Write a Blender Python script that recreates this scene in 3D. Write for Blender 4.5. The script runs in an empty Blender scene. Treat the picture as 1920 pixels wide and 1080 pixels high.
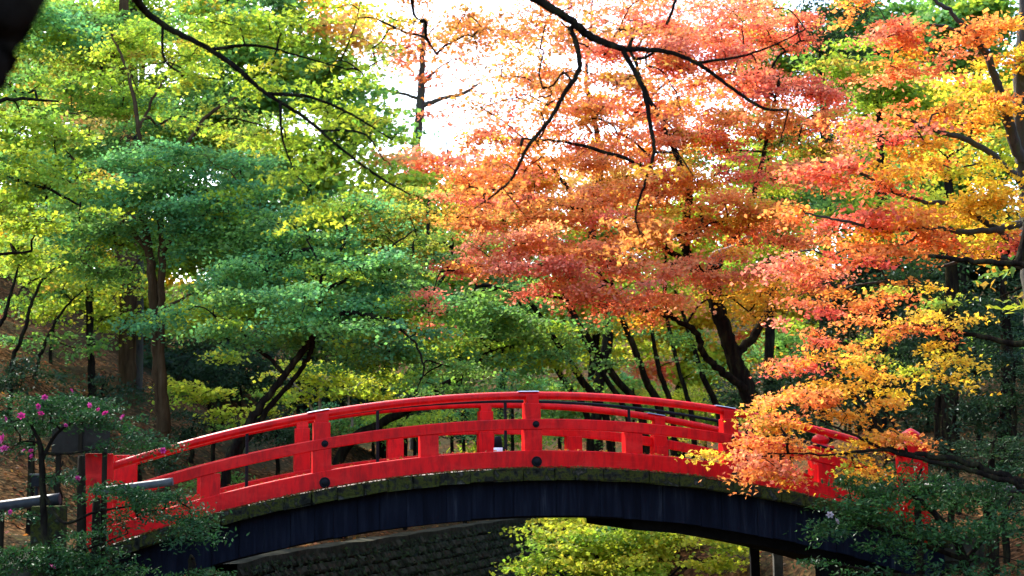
import bpy, bmesh, math, random
import numpy as np
from mathutils import Vector, Matrix

# ------------------------------------------------------------------ camera, sky, sun, exposure
SC = bpy.context.scene
COL = SC.collection
F_PX, PITCH, ROLL = 2704.56, 0.1198, -0.0103          # focal length in pixels of a 1920 wide frame
cam_d = bpy.data.cameras.new("camera")
cam = bpy.data.objects.new("camera", cam_d); COL.objects.link(cam)
cam_d.sensor_width = 36.0
cam_d.lens = 36.0 * F_PX / 1920.0
cam_d.clip_start = 0.1; cam_d.clip_end = 2000
cam.matrix_world = Matrix.Rotation(math.pi / 2 + PITCH, 4, 'X') @ Matrix.Rotation(ROLL, 4, 'Z')
cam_d.dof.use_dof = True
cam_d.dof.focus_distance = 21.5
cam_d.dof.aperture_fstop = 1.8
SC.camera = cam

SUN_AZ, SUN_EL = math.radians(-32), math.radians(43)  # azimuth clockwise from +Y
world = bpy.data.worlds.new("World"); SC.world = world; world.use_nodes = True
wn = world.node_tree
sky = wn.nodes.new("ShaderNodeTexSky"); sky.sky_type = 'NISHITA'; sky.sun_disc = False
sky.sun_elevation = SUN_EL; sky.sun_rotation = SUN_AZ
sky.dust_density = 2.0; sky.air_density = 1.0; sky.ozone_density = 1.0
wn.links.new(sky.outputs[0], wn.nodes['Background'].inputs[0])
wn.nodes['Background'].inputs[1].default_value = 0.15
sun_d = bpy.data.lights.new("sun", 'SUN'); sun_d.energy = 2.2; sun_d.angle = math.radians(0.55); sun_d.color = (1.0, 0.93, 0.82)
sun = bpy.data.objects.new("sun", sun_d); COL.objects.link(sun)
sdir = Vector((math.sin(SUN_AZ) * math.cos(SUN_EL), math.cos(SUN_AZ) * math.cos(SUN_EL), math.sin(SUN_EL)))
sun.rotation_euler = sdir.to_track_quat('Z', 'Y').to_euler()
SC.view_settings.view_transform = 'Standard'; SC.view_settings.look = 'None'
SC.view_settings.gamma = 1.0; SC.view_settings.use_curve_mapping = False
SC.view_settings.exposure = 2.6
SC.render.engine = 'CYCLES'
cy = SC.cycles
cy.max_bounces = 7; cy.diffuse_bounces = 5; cy.glossy_bounces = 2; cy.transmission_bounces = 5; cy.transparent_max_bounces = 4
cy.use_denoising = True; cy.denoiser = 'OPENIMAGEDENOISE'; cy.denoising_input_passes = 'RGB_ALBEDO_NORMAL'
cy.caustics_reflective = False; cy.caustics_refractive = False
cy.sample_clamp_indirect = 6.0

RNG = np.random.default_rng(7)
random.seed(7)
CP, SP_ = math.cos(PITCH), math.sin(PITCH)


def at(px, py, Y):
    """world point that stands Y metres out along +Y and is seen at a point of the 1920x1080 frame"""
    X, Yp = px - 960.0, py - 540.0
    c, s = math.cos(-ROLL), math.sin(-ROLL)
    X, Yp = c * X - s * Yp, s * X + c * Yp
    dx, dz, dy = X / F_PX, -Yp / F_PX, 1.0
    wy = dy * CP - dz * SP_
    wz = dy * SP_ + dz * CP
    k = Y / wy
    return np.array([dx * k, Y, wz * k])


# ------------------------------------------------------------------ object helpers
def tag(o, label=None, cat=None, group=None, kind=None):
    if label: o['label'] = label
    if cat: o['category'] = cat
    if group: o['group'] = group
    if kind: o['kind'] = kind
    return o


def empty(name, loc):
    o = bpy.data.objects.new(name, None); COL.objects.link(o)
    o.location = Vector([float(a) for a in loc]); o.empty_display_size = 0.2
    return o


def link(name, me, mat, parent=None):
    o = bpy.data.objects.new(name, me); COL.objects.link(o)
    if mat and not me.materials: me.materials.append(mat)
    if parent is not None:
        o.parent = parent
        root, off = parent, Vector((0, 0, 0))
        while root: off += root.location; root = root.parent
        o.location = -off if not o.get('_local') else o.location
    return o


def np_mesh(name, V, F, col=None, smooth=False):
    """V (n,3), F (m,k) all the same k; col (n,3) per point"""
    me = bpy.data.meshes.new(name)
    V = np.asarray(V, np.float32); F = np.asarray(F, np.int32)
    n, k = len(F), F.shape[1]
    me.vertices.add(len(V)); me.vertices.foreach_set('co', V.ravel())
    me.loops.add(n * k); me.loops.foreach_set('vertex_index', F.ravel())
    me.polygons.add(n)
    me.polygons.foreach_set('loop_start', np.arange(0, n * k, k, dtype=np.int32))
    me.polygons.foreach_set('use_smooth', np.full(n, smooth))
    if col is not None:
        a = me.attributes.new('tint', 'FLOAT_COLOR', 'POINT')
        c4 = np.ones((len(V), 4), np.float32); c4[:, :3] = col
        a.data.foreach_set('color', c4.ravel())
    me.update(calc_edges=True)
    return me


class MB:
    def __init__(s): s.v = []; s.f = []
    def add(s, vs, fs):
        o = len(s.v); s.v += [tuple(float(c) for c in p) for p in vs]; s.f += [tuple(i + o for i in f) for f in fs]
    def mesh(s, name, smooth=False):
        me = bpy.data.meshes.new(name); me.from_pydata(s.v, [], s.f)
        bm = bmesh.new(); bm.from_mesh(me); bmesh.ops.recalc_face_normals(bm, faces=bm.faces); bm.to_mesh(me); bm.free()
        if smooth:
            me.polygons.foreach_set('use_smooth', [True] * len(me.polygons))
        return me
    def build(s, name, mat, parent=None, smooth=False): return link(name, s.mesh(name, smooth), mat, parent)


def bevel_mesh(me, w, seg=1):
    bm = bmesh.new(); bm.from_mesh(me)
    bmesh.ops.bevel(bm, geom=bm.edges[:], offset=w, segments=seg, affect='EDGES', profile=0.7)
    bm.to_mesh(me); bm.free()
    return me


def tube(P, R, n=8, cap=True):
    P = np.asarray(P, float); R = np.asarray(R, float)
    T = np.gradient(P, axis=0); T /= np.linalg.norm(T, axis=1)[:, None] + 1e-9
    ref = np.array([0.0, 0, 1]) if abs(T[:, 2]).mean() < 0.8 else np.array([0.0, 1, 0])
    A = np.cross(T, ref); A /= np.linalg.norm(A, axis=1)[:, None] + 1e-9
    B = np.cross(T, A)
    th = np.linspace(0, 2 * math.pi, n, endpoint=False)
    V = P[:, None, :] + R[:, None, None] * (np.cos(th)[None, :, None] * A[:, None, :] + np.sin(th)[None, :, None] * B[:, None, :])
    m = len(P)
    V = V.reshape(-1, 3)
    i = np.arange(m - 1)[:, None] * n; j = np.arange(n)[None, :]; j2 = (j + 1) % n
    F = np.stack([i + j, i + j2, i + n + j2, i + n + j], -1).reshape(-1, 4)
    return V, F


def smooth_path(P, per=6):
    P = np.asarray(P, float)
    if len(P) < 3:
        t = np.linspace(0, 1, per + 1)[:, None]; return P[0] * (1 - t) + P[-1] * t
    Q = np.vstack([2 * P[0] - P[1], P, 2 * P[-1] - P[-2]])
    out = []
    for k in range(1, len(Q) - 2):
        for t in np.linspace(0, 1, per, endpoint=False):
            a, b, c, d = Q[k - 1:k + 3]
            out.append(0.5 * (2 * b + (c - a) * t + (2 * a - 5 * b + 4 * c - d) * t * t + (3 * b - a - 3 * c + d) * t ** 3))
    out.append(P[-1])
    return np.array(out)


class Soup:
    """quads gathered from many tubes"""
    def __init__(s): s.V = []; s.F = []; s.n = 0
    def add(s, V, F):
        s.V.append(V); s.F.append(F + s.n); s.n += len(V)
    def mesh(s, name, smooth=True): return np_mesh(name, np.vstack(s.V), np.vstack(s.F), smooth=smooth)


# ------------------------------------------------------------------ materials
def mat_new(name):
    m = bpy.data.materials.new(name); m.use_nodes = True
    nt = m.node_tree
    return m, nt, nt.nodes['Principled BSDF']


def ramp(nt, fac, stops):
    r = nt.nodes.new('ShaderNodeValToRGB')
    while len(r.color_ramp.elements) < len(stops): r.color_ramp.elements.new(0.5)
    for e, (p, c) in zip(r.color_ramp.elements, stops):
        e.position = p; e.color = (*c, 1)
    nt.links.new(fac, r.inputs[0]); return r


def noise(nt, scale, detail=5, rough=0.6, vec=None, dist=0.0):
    n = nt.nodes.new('ShaderNodeTexNoise'); n.inputs['Scale'].default_value = scale
    n.inputs['Detail'].default_value = detail; n.inputs['Roughness'].default_value = rough
    n.inputs['Distortion'].default_value = dist
    if vec is not None: nt.links.new(vec, n.inputs['Vector'])
    return n


def bump(nt, bsdf, h, strength=0.5, dist=0.02):
    b = nt.nodes.new('ShaderNodeBump'); b.inputs['Strength'].default_value = strength; b.inputs['Distance'].default_value = dist
    nt.links.new(h, b.inputs['Height']); nt.links.new(b.outputs[0], bsdf.inputs['Normal'])


def coords(nt, scale=(1, 1, 1)):
    tc = nt.nodes.new('ShaderNodeTexCoord'); mp = nt.nodes.new('ShaderNodeMapping')
    mp.inputs['Scale'].default_value = scale
    nt.links.new(tc.outputs['Object'], mp.inputs[0]); return mp.outputs[0]


def noise_mat(name, stops, scale=4, rough=0.8, stretch=(1, 1, 1), bstr=0.5, bdist=0.02, spec=0.3, detail=6, bscale=None):
    m, nt, b = mat_new(name)
    v = coords(nt, stretch)
    n = noise(nt, scale, detail, 0.62, v, 0.3)
    r = ramp(nt, n.outputs['Fac'], stops)
    nt.links.new(r.outputs[0], b.inputs['Base Color'])
    b.inputs['Roughness'].default_value = rough
    b.inputs['Specular IOR Level'].default_value = spec
    n2 = noise(nt, bscale or scale * 2.2, 5, 0.65, v)
    bump(nt, b, n2.outputs['Fac'], bstr, bdist)
    return m


def leaf_mat(name, trans=0.45, gloss=0.07, rough=0.38):
    m = bpy.data.materials.new(name); m.use_nodes = True
    nt = m.node_tree; nt.nodes.clear()
    out = nt.nodes.new('ShaderNodeOutputMaterial')
    a = nt.nodes.new('ShaderNodeAttribute'); a.attribute_name = 'tint'
    d = nt.nodes.new('ShaderNodeBsdfDiffuse'); t = nt.nodes.new('ShaderNodeBsdfTranslucent')
    g = nt.nodes.new('ShaderNodeBsdfGlossy'); g.inputs['Roughness'].default_value = rough
    g.inputs['Color'].default_value = (0.9, 0.95, 1, 1)
    nt.links.new(a.outputs['Color'], d.inputs['Color'])
    nt.links.new(a.outputs['Color'], t.inputs['Color'])
    m1 = nt.nodes.new('ShaderNodeMixShader'); m1.inputs[0].default_value = trans
    nt.links.new(d.outputs[0], m1.inputs[1]); nt.links.new(t.outputs[0], m1.inputs[2])
    m2 = nt.nodes.new('ShaderNodeMixShader'); m2.inputs[0].default_value = gloss
    nt.links.new(m1.outputs[0], m2.inputs[1]); nt.links.new(g.outputs[0], m2.inputs[2])
    nt.links.new(m2.outputs[0], out.inputs[0])
    return m


M = {}
M['leaf'] = leaf_mat('maple_leaf', 0.56, 0.010, 0.55)
M['glossleaf'] = leaf_mat('glossy_leaf', 0.25, 0.010, 0.35)
M['bark_dark'] = noise_mat('bark_dark', [(0.3, (0.005, 0.004, 0.0035)), (0.5, (0.013, 0.011, 0.009)), (0.62, (0.024, 0.024, 0.012)), (0.8, (0.05, 0.043, 0.036))], 9, 1.0, (1, 1, .25), 1.0, 0.05, spec=0.0)
M['bark_brown'] = noise_mat('bark_brown', [(0.3, (0.022, 0.014, 0.008)), (0.55, (0.06, 0.038, 0.02)), (0.8, (0.11, 0.08, 0.05))], 7, 1.0, (1, 1, .15), 0.9, 0.04, spec=0.0)
M['bark_grey'] = noise_mat('bark_grey', [(0.3, (0.012, 0.011, 0.010)), (0.5, (0.035, 0.033, 0.028)), (0.62, (0.03, 0.036, 0.016)), (0.8, (0.09, 0.086, 0.078))], 8, 0.9, (1, 1, .3), 0.8, 0.03)
M['bark_pale'] = noise_mat('bark_pale', [(0.3, (0.12, 0.10, 0.08)), (0.55, (0.30, 0.27, 0.22)), (0.8, (0.45, 0.42, 0.36))], 8, 0.85, (1, 1, .3), 0.6, 0.02)


def red_paint():
    m, nt, b = mat_new('vermilion_paint')
    v = coords(nt)
    n = noise(nt, 1.3, 6, 0.6, v)
    r = ramp(nt, n.outputs['Fac'], [(0.3, (0.52, 0.001, 0.0025)), (0.55, (0.62, 0.0014, 0.0035)), (0.75, (0.69, 0.003, 0.006))])
    n2 = noise(nt, 5, 7, 0.72, coords(nt, (2.2, 2.2, .5)), 0.4)
    wear = ramp(nt, n2.outputs['Fac'], [(0.44, (0, 0, 0)), (0.60, (.6,) * 3), (0.72, (1,) * 3)])
    mx = nt.nodes.new('ShaderNodeMixRGB'); mx.inputs[2].default_value = (0.25, 0.0025, 0.004, 1)
    nt.links.new(wear.outputs[0], mx.inputs[0]); nt.links.new(r.outputs[0], mx.inputs[1])
    n4 = noise(nt, 2.3, 5, 0.65, coords(nt, (1, 1, 2.5)), 0.6)
    fd = ramp(nt, n4.outputs['Fac'], [(0.50, (0, 0, 0)), (0.72, (.75,) * 3)])
    mf = nt.nodes.new('ShaderNodeMixRGB'); mf.inputs[2].default_value = (0.66, 0.018, 0.016, 1)
    nt.links.new(fd.outputs[0], mf.inputs[0]); nt.links.new(mx.outputs[0], mf.inputs[1])
    n5 = noise(nt, 34, 5, 0.7, v)
    ch = ramp(nt, n5.outputs['Fac'], [(0.69, (0, 0, 0)), (0.72, (.8,) * 3)])
    mc = nt.nodes.new('ShaderNodeMixRGB'); mc.inputs[2].default_value = (0.10, 0.012, 0.010, 1)
    nt.links.new(ch.outputs[0], mc.inputs[0]); nt.links.new(mf.outputs[0], mc.inputs[1])
    nt.links.new(mc.outputs[0], b.inputs['Base Color'])
    rr = ramp(nt, n.outputs['Fac'], [(0.3, (0.34,) * 3), (0.7, (0.5,) * 3)])
    nt.links.new(rr.outputs[0], b.inputs['Roughness'])
    b.inputs['Specular IOR Level'].default_value = 0.17
    n3 = noise(nt, 14, 4, 0.6, coords(nt, (1, 1, .4)))
    bump(nt, b, n3.outputs['Fac'], 0.06, 0.004)
    return m


M['red'] = red_paint()
M['black_iron'] = noise_mat('black_iron', [(0.3, (0.003, 0.004, 0.006)), (0.7, (0.008, 0.010, 0.014))], 14, 0.5, bstr=0.3, bdist=0.004, spec=0.08)
M['plate'] = noise_mat('steel_plate', [(0.3, (0.14, 0.2, 0.33)), (0.7, (0.24, 0.32, 0.45))], 12, 0.4, bstr=0.1, bdist=0.003)
M['stone'] = noise_mat('mossy_stone', [(0.30, (0.005, 0.006, 0.005)), (0.42, (0.018, 0.019, 0.015)), (0.5, (0.04, 0.047, 0.010)), (0.58, (0.012, 0.014, 0.009)), (0.68, (0.05, 0.05, 0.042)), (0.8, (0.16, 0.155, 0.13))], 7, 0.92, bstr=0.9, bdist=0.03, spec=0.03)
M['navy'] = noise_mat('navy_planks', [(0.25, (0.0016, 0.0026, 0.006)), (0.5, (0.004, 0.006, 0.013)), (0.62, (0.008, 0.011, 0.020)), (0.74, (0.03, 0.036, 0.048))], 9, 0.8, (1, 1, .10), 0.8, 0.02, spec=0.06)
M['black_wood'] = noise_mat('black_wood', [(0.3, (0.003, 0.003, 0.0035)), (0.7, (0.009, 0.009, 0.01))], 6, 0.9, spec=0.05)
M['deck'] = noise_mat('deck_wood', [(0.3, (0.09, 0.075, 0.06)), (0.7, (0.2, 0.17, 0.14))], 5, 0.85, (1, .2, 1))
M['concrete'] = noise_mat('concrete', [(0.3, (0.06, 0.06, 0.052)), (0.6, (0.13, 0.13, 0.12)), (0.8, (0.22, 0.215, 0.2))], 5, 0.9, spec=0.03)
M['galv'] = noise_mat('galvanised_steel', [(0.3, (0.05, 0.058, 0.065)), (0.7, (0.10, 0.11, 0.12))], 9, 0.55, bstr=0.2, bdist=0.004, spec=0.2)
M['dark_pipe'] = noise_mat('dark_pipe', [(0.3, (0.010, 0.012, 0.015)), (0.7, (0.03, 0.034, 0.04))], 9, 0.5, bstr=0.2, bdist=0.004, spec=0.15)
M['old_wood'] = noise_mat('old_wood', [(0.3, (0.007, 0.006, 0.004)), (0.7, (0.026, 0.021, 0.015))], 8, 0.9, (1, 1, .12), spec=0.03)
M['board'] = noise_mat('board', [(0.3, (0.016, 0.014, 0.012)), (0.7, (0.03, 0.027, 0.023))], 5, 0.9, spec=0.03)
M['white'] = noise_mat('white_paint', [(0.3, (0.66, 0.68, 0.72)), (0.7, (0.8, 0.8, 0.82))], 9, 0.5, bstr=0.1, bdist=0.003)
M['petal'] = leaf_mat('magenta_petal', 0.35, 0.04)
M['retain'] = noise_mat('retaining_stone', [(0.3, (0.016, 0.017, 0.012)), (0.55, (0.042, 0.042, 0.030)), (0.8, (0.085, 0.080, 0.062))], 4, 0.95, bstr=0.8, bdist=0.04, spec=0.03)


def ground_mat():
    m, nt, b = mat_new('leaf_litter_ground')
    v = coords(nt)
    vo = nt.nodes.new('ShaderNodeTexVoronoi'); vo.inputs['Scale'].default_value = 11
    nt.links.new(v, vo.inputs['Vector'])
    sep = nt.nodes.new('ShaderNodeSeparateColor'); nt.links.new(vo.outputs['Color'], sep.inputs[0])
    r = ramp(nt, sep.outputs[0], [(0.0, (0.018, 0.012, 0.007)), (0.35, (0.05, 0.026, 0.012)), (0.6, (0.085, 0.043, 0.018)), (0.85, (0.12, 0.055, 0.024)), (1, (0.16, 0.09, 0.042))])
    n = noise(nt, 0.5, 6, 0.6, v)
    k = ramp(nt, n.outputs['Fac'], [(0.42, (0, 0, 0)), (0.62, (1, 1, 1))])
    n2 = noise(nt, 6, 5, 0.6, v)
    so = ramp(nt, n2.outputs['Fac'], [(0.3, (0.022, 0.018, 0.012)), (0.55, (0.04, 0.036, 0.02)), (0.75, (0.05, 0.06, 0.022))])
    mx = nt.nodes.new('ShaderNodeMixRGB')
    nt.links.new(k.outputs[0], mx.inputs[0]); nt.links.new(r.outputs[0], mx.inputs[1]); nt.links.new(so.outputs[0], mx.inputs[2])
    nt.links.new(mx.outputs[0], b.inputs['Base Color']); b.inputs['Roughness'].default_value = 1.0; b.inputs['Specular IOR Level'].default_value = 0.0
    bump(nt, b, vo.outputs['Distance'], 0.7, 0.04)
    return m


M['ground'] = ground_mat()

# ------------------------------------------------------------------ terrain
def sstep(a, b, x):
    t = np.clip((x - a) / (b - a), 0, 1); return t * t * (3 - 2 * t)


def wall_x(y):
    y = np.asarray(y, float)
    return np.where(y < 26.5, -4.5 + (y - 26.5) * 0.10, -4.5 + np.minimum(y - 26.5, 19.5) * 0.285 + np.maximum(y - 46, 0) * 0.05)


def bank_x(y):
    y = np.asarray(y, float)
    return np.where(y < 22, 5.7 + (y - 22) * 0.30, 5.7 - 3.8 * sstep(24, 32, y) + np.maximum(y - 34, 0) * 0.12)


def ground_z(x, y):
    x = np.asarray(x, float); y = np.asarray(y, float)
    dl = wall_x(y) - x
    dr = x - bank_x(y)
    bed = -4.6 + 3.0 * sstep(43, 51, y) + np.maximum(y - 50, 0) * 0.13 + np.maximum(y - 62, 0) * 0.16
    bumpy = 0.12 * np.sin(x * 1.3 + y * 0.7) + 0.08 * np.sin(x * 2.9 - y * 1.7) + 0.25 * np.sin(x * .31 + 1) * np.sin(y * .27)
    fl = -1.8 + 0.1 * np.clip(dl, 0, 2) + 0.48 * np.maximum(dl - 2, 0) + bumpy * sstep(0.6, 3, dl)
    fr = -1.9 + 0.18 * np.clip(dr, 0, 2) + 0.40 * np.maximum(dr - 2, 0) + bumpy * sstep(0.5, 3, dr)
    near_l = sstep(17.5, 13, y)
    fl = fl * (1 - near_l) + (np.minimum(fl, -1.7 + 0.1 * np.maximum(dl, 0))) * near_l
    zl = bed + (fl - bed) * sstep(-0.75, 0.0, dl)
    zr = bed + (fr - bed) * sstep(-1.6, 0.2, dr)
    z = np.maximum(zl, zr)
    z = np.maximum(z, bed)
    return z


def make_terrain():
    xs = np.concatenate([np.linspace(-90, -18, 30, endpoint=False), np.linspace(-18, 18, 120, endpoint=False), np.linspace(18, 90, 31)])
    ys = np.concatenate([np.linspace(-30, 8, 20, endpoint=False), np.linspace(8, 60, 130, endpoint=False), np.linspace(60, 160, 45)])
    X, Y = np.meshgrid(xs, ys)
    Z = ground_z(X, Y)
    Z = np.minimum(Z, 14 + 0.0 * Z)
    V = np.stack([X, Y, Z], -1).reshape(-1, 3)
    nx, ny = len(xs), len(ys)
    i = np.arange(ny - 1)[:, None] * nx + np.arange(nx - 1)[None, :]
    F = np.stack([i, i + 1, i + nx + 1, i + nx], -1).reshape(-1, 4)
    o = link('ground', np_mesh('ground', V, F, smooth=True), M['ground'])
    tag(o, 'wooded ravine floor and banks covered with brown fallen leaves', 'ground', kind='structure')


make_terrain()


def make_retaining_wall():
    root = empty('retaining_wall', (float(wall_x(36)), 36, -1.8))
    tag(root, 'dark mossy stone retaining wall sloping along the left bank under the bridge', 'wall')
    rng = np.random.default_rng(3)
    V, Fq = [], []; n = 0
    rows = 15
    for r in range(rows):
        z1 = -1.72 - r * 0.19; z0 = z1 - 0.19
        y = 24.0 + rng.uniform(0, .3)
        while y < 49:
            L = rng.uniform(0.24, 0.5)
            pts = []
            for (yy, zz) in ((y + .012, z0 + .012), (y + L - .012, z0 + .012), (y + L - .012, z1 - .012), (y + .012, z1 - .012)):
                xx = float(wall_x(yy)) + 0.10 + (-1.72 - zz) * 0.62
                pts.append((xx, yy, zz))
            pts = np.array(pts); c = pts.mean(0)
            nrm = np.array([0.85, -0.25, 0.5]); nrm /= np.linalg.norm(nrm)
            dep = rng.uniform(.03, .12)
            back = pts - nrm * 0.18
            mid = c + (pts - c) * 0.94 + nrm * dep * 0.5
            top = c + (pts - c) * rng.uniform(.45, .75) + nrm * dep
            V += [back, mid, top]
            for a in (0, 4):
                for k in range(4): Fq.append((n + a + k, n + a + (k + 1) % 4, n + a + 4 + (k + 1) % 4, n + a + 4 + k))
            Fq.append((n + 8, n + 9, n + 10, n + 11))
            n += 12; y += L
    o = link('stonework', np_mesh('stonework', np.vstack(V), np.array(Fq)), M['retain'], root); o['kind'] = 'stuff'
    # coping along the top edge
    ys = np.linspace(24, 49, 60)
    mb = MB()
    sec = [(-0.30, -1.70), (-0.30, -1.62), (0.20, -1.62), (0.20, -1.78)]
    for a, b in zip(ys[:-1], ys[1:]):
        pass
    ring = []
    vs, fs = [], []
    for i, yy in enumerate(ys):
        for dx, z in sec: vs.append((float(wall_x(yy)) + dx, yy, z + 0.012 * math.sin(yy * 3)))
        if i:
            for k in range(4): fs.append(((i - 1) * 4 + k, (i - 1) * 4 + (k + 1) % 4, i * 4 + (k + 1) % 4, i * 4 + k))
    mb.add(vs, fs); mb.build('coping', M['retain'], root)


make_retaining_wall()

# ------------------------------------------------------------------ the bridge
YAW, BX, BY, BW = 0.2287, 0.2593, 20.7726, 3.1783
CA, SA = math.cos(YAW), math.sin(YAW)


def arc(u): return -0.0276 * u * u + 0.0045 * u
def bslope(u): return -0.0552 * u + 0.0045
def B(u, v, z): return (BX + CA * u - SA * v, BY + SA * u + CA * v, z + arc(u))


def sweep(section, u0, u1, n, zf=None, mirror=False):
    """closed (v,z) section swept along the arch"""
    mb = MB(); us = np.linspace(u0, u1, n); m = len(section); vs, fs = [], []
    for i, u in enumerate(us):
        for (v, z) in section:
            vv = BW - v if mirror else v
            vs.append(B(u, vv, z + (zf(u) if zf else 0)))
        if i:
            for k in range(m): fs.append(((i - 1) * m + k, (i - 1) * m + (k + 1) % m, i * m + (k + 1) % m, i * m + k))
    fs.append(tuple(range(m))); fs.append(tuple((n - 1) * m + k for k in range(m)))
    mb.add(vs, fs); return mb


def chamfer_rect(v0, v1, z0, z1, c):
    return [(v0 + c, z0), (v1 - c, z0), (v1, z0 + c), (v1, z1 - c), (v1 - c, z1), (v0 + c, z1), (v0, z1 - c), (v0, z0 + c)]


def bbox_piece(u0, u1, v0, v1, z0, z1, bev=0.008, mirror=False, follow=True, uref=None):
    mb = MB(); vs = []
    uc = (u0 + u1) / 2 if uref is None else uref
    for u in (u0, u1):
        for v in (v0, v1):
            for z in (z0, z1):
                vv = BW - v if mirror else v
                p = B(u, vv, 0)
                vs.append((p[0], p[1], z + (arc(u) if follow else arc(uc))))
    mb.add(vs, [(0, 1, 3, 2), (4, 6, 7, 5), (0, 4, 5, 1), (2, 3, 7, 6), (0, 2, 6, 4), (1, 5, 7, 3)])
    me = mb.mesh('p')
    if bev: bevel_mesh(me, bev, 2)
    return me


def part(name, me, mat, root, smooth=False):
    me.name = name
    if smooth: me.polygons.foreach_set('use_smooth', [True] * len(me.polygons))
    return link(name, me, mat, root)


def roundel(u, v, z, r, root, mirror=False):
    prof = [(0.0, 0.050), (0.35, 0.048), (0.62, 0.038), (0.70, 0.024), (0.78, 0.034), (0.93, 0.030), (1.0, 0.016), (1.0, 0.0)]
    mb = MB(); n = 24; vs, fs = [], []
    for i, (a, h) in enumerate(prof):
        for k in range(n):
            t = 2 * math.pi * k / n
            du, dz = r * a * math.cos(t), r * a * math.sin(t)
            p = B(u, (BW - (v - h)) if mirror else v - h, z)
            vs.append((p[0] + CA * du, p[1] + SA * du, p[2] + dz))
        if i:
            for k in range(n): fs.append(((i - 1) * n + k, (i - 1) * n + (k + 1) % n, i * n + (k + 1) % n, i * n + k))
    mb.add(vs, fs); return part('rivet_boss', mb.mesh('boss'), M['black_iron'], root, True)


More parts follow.
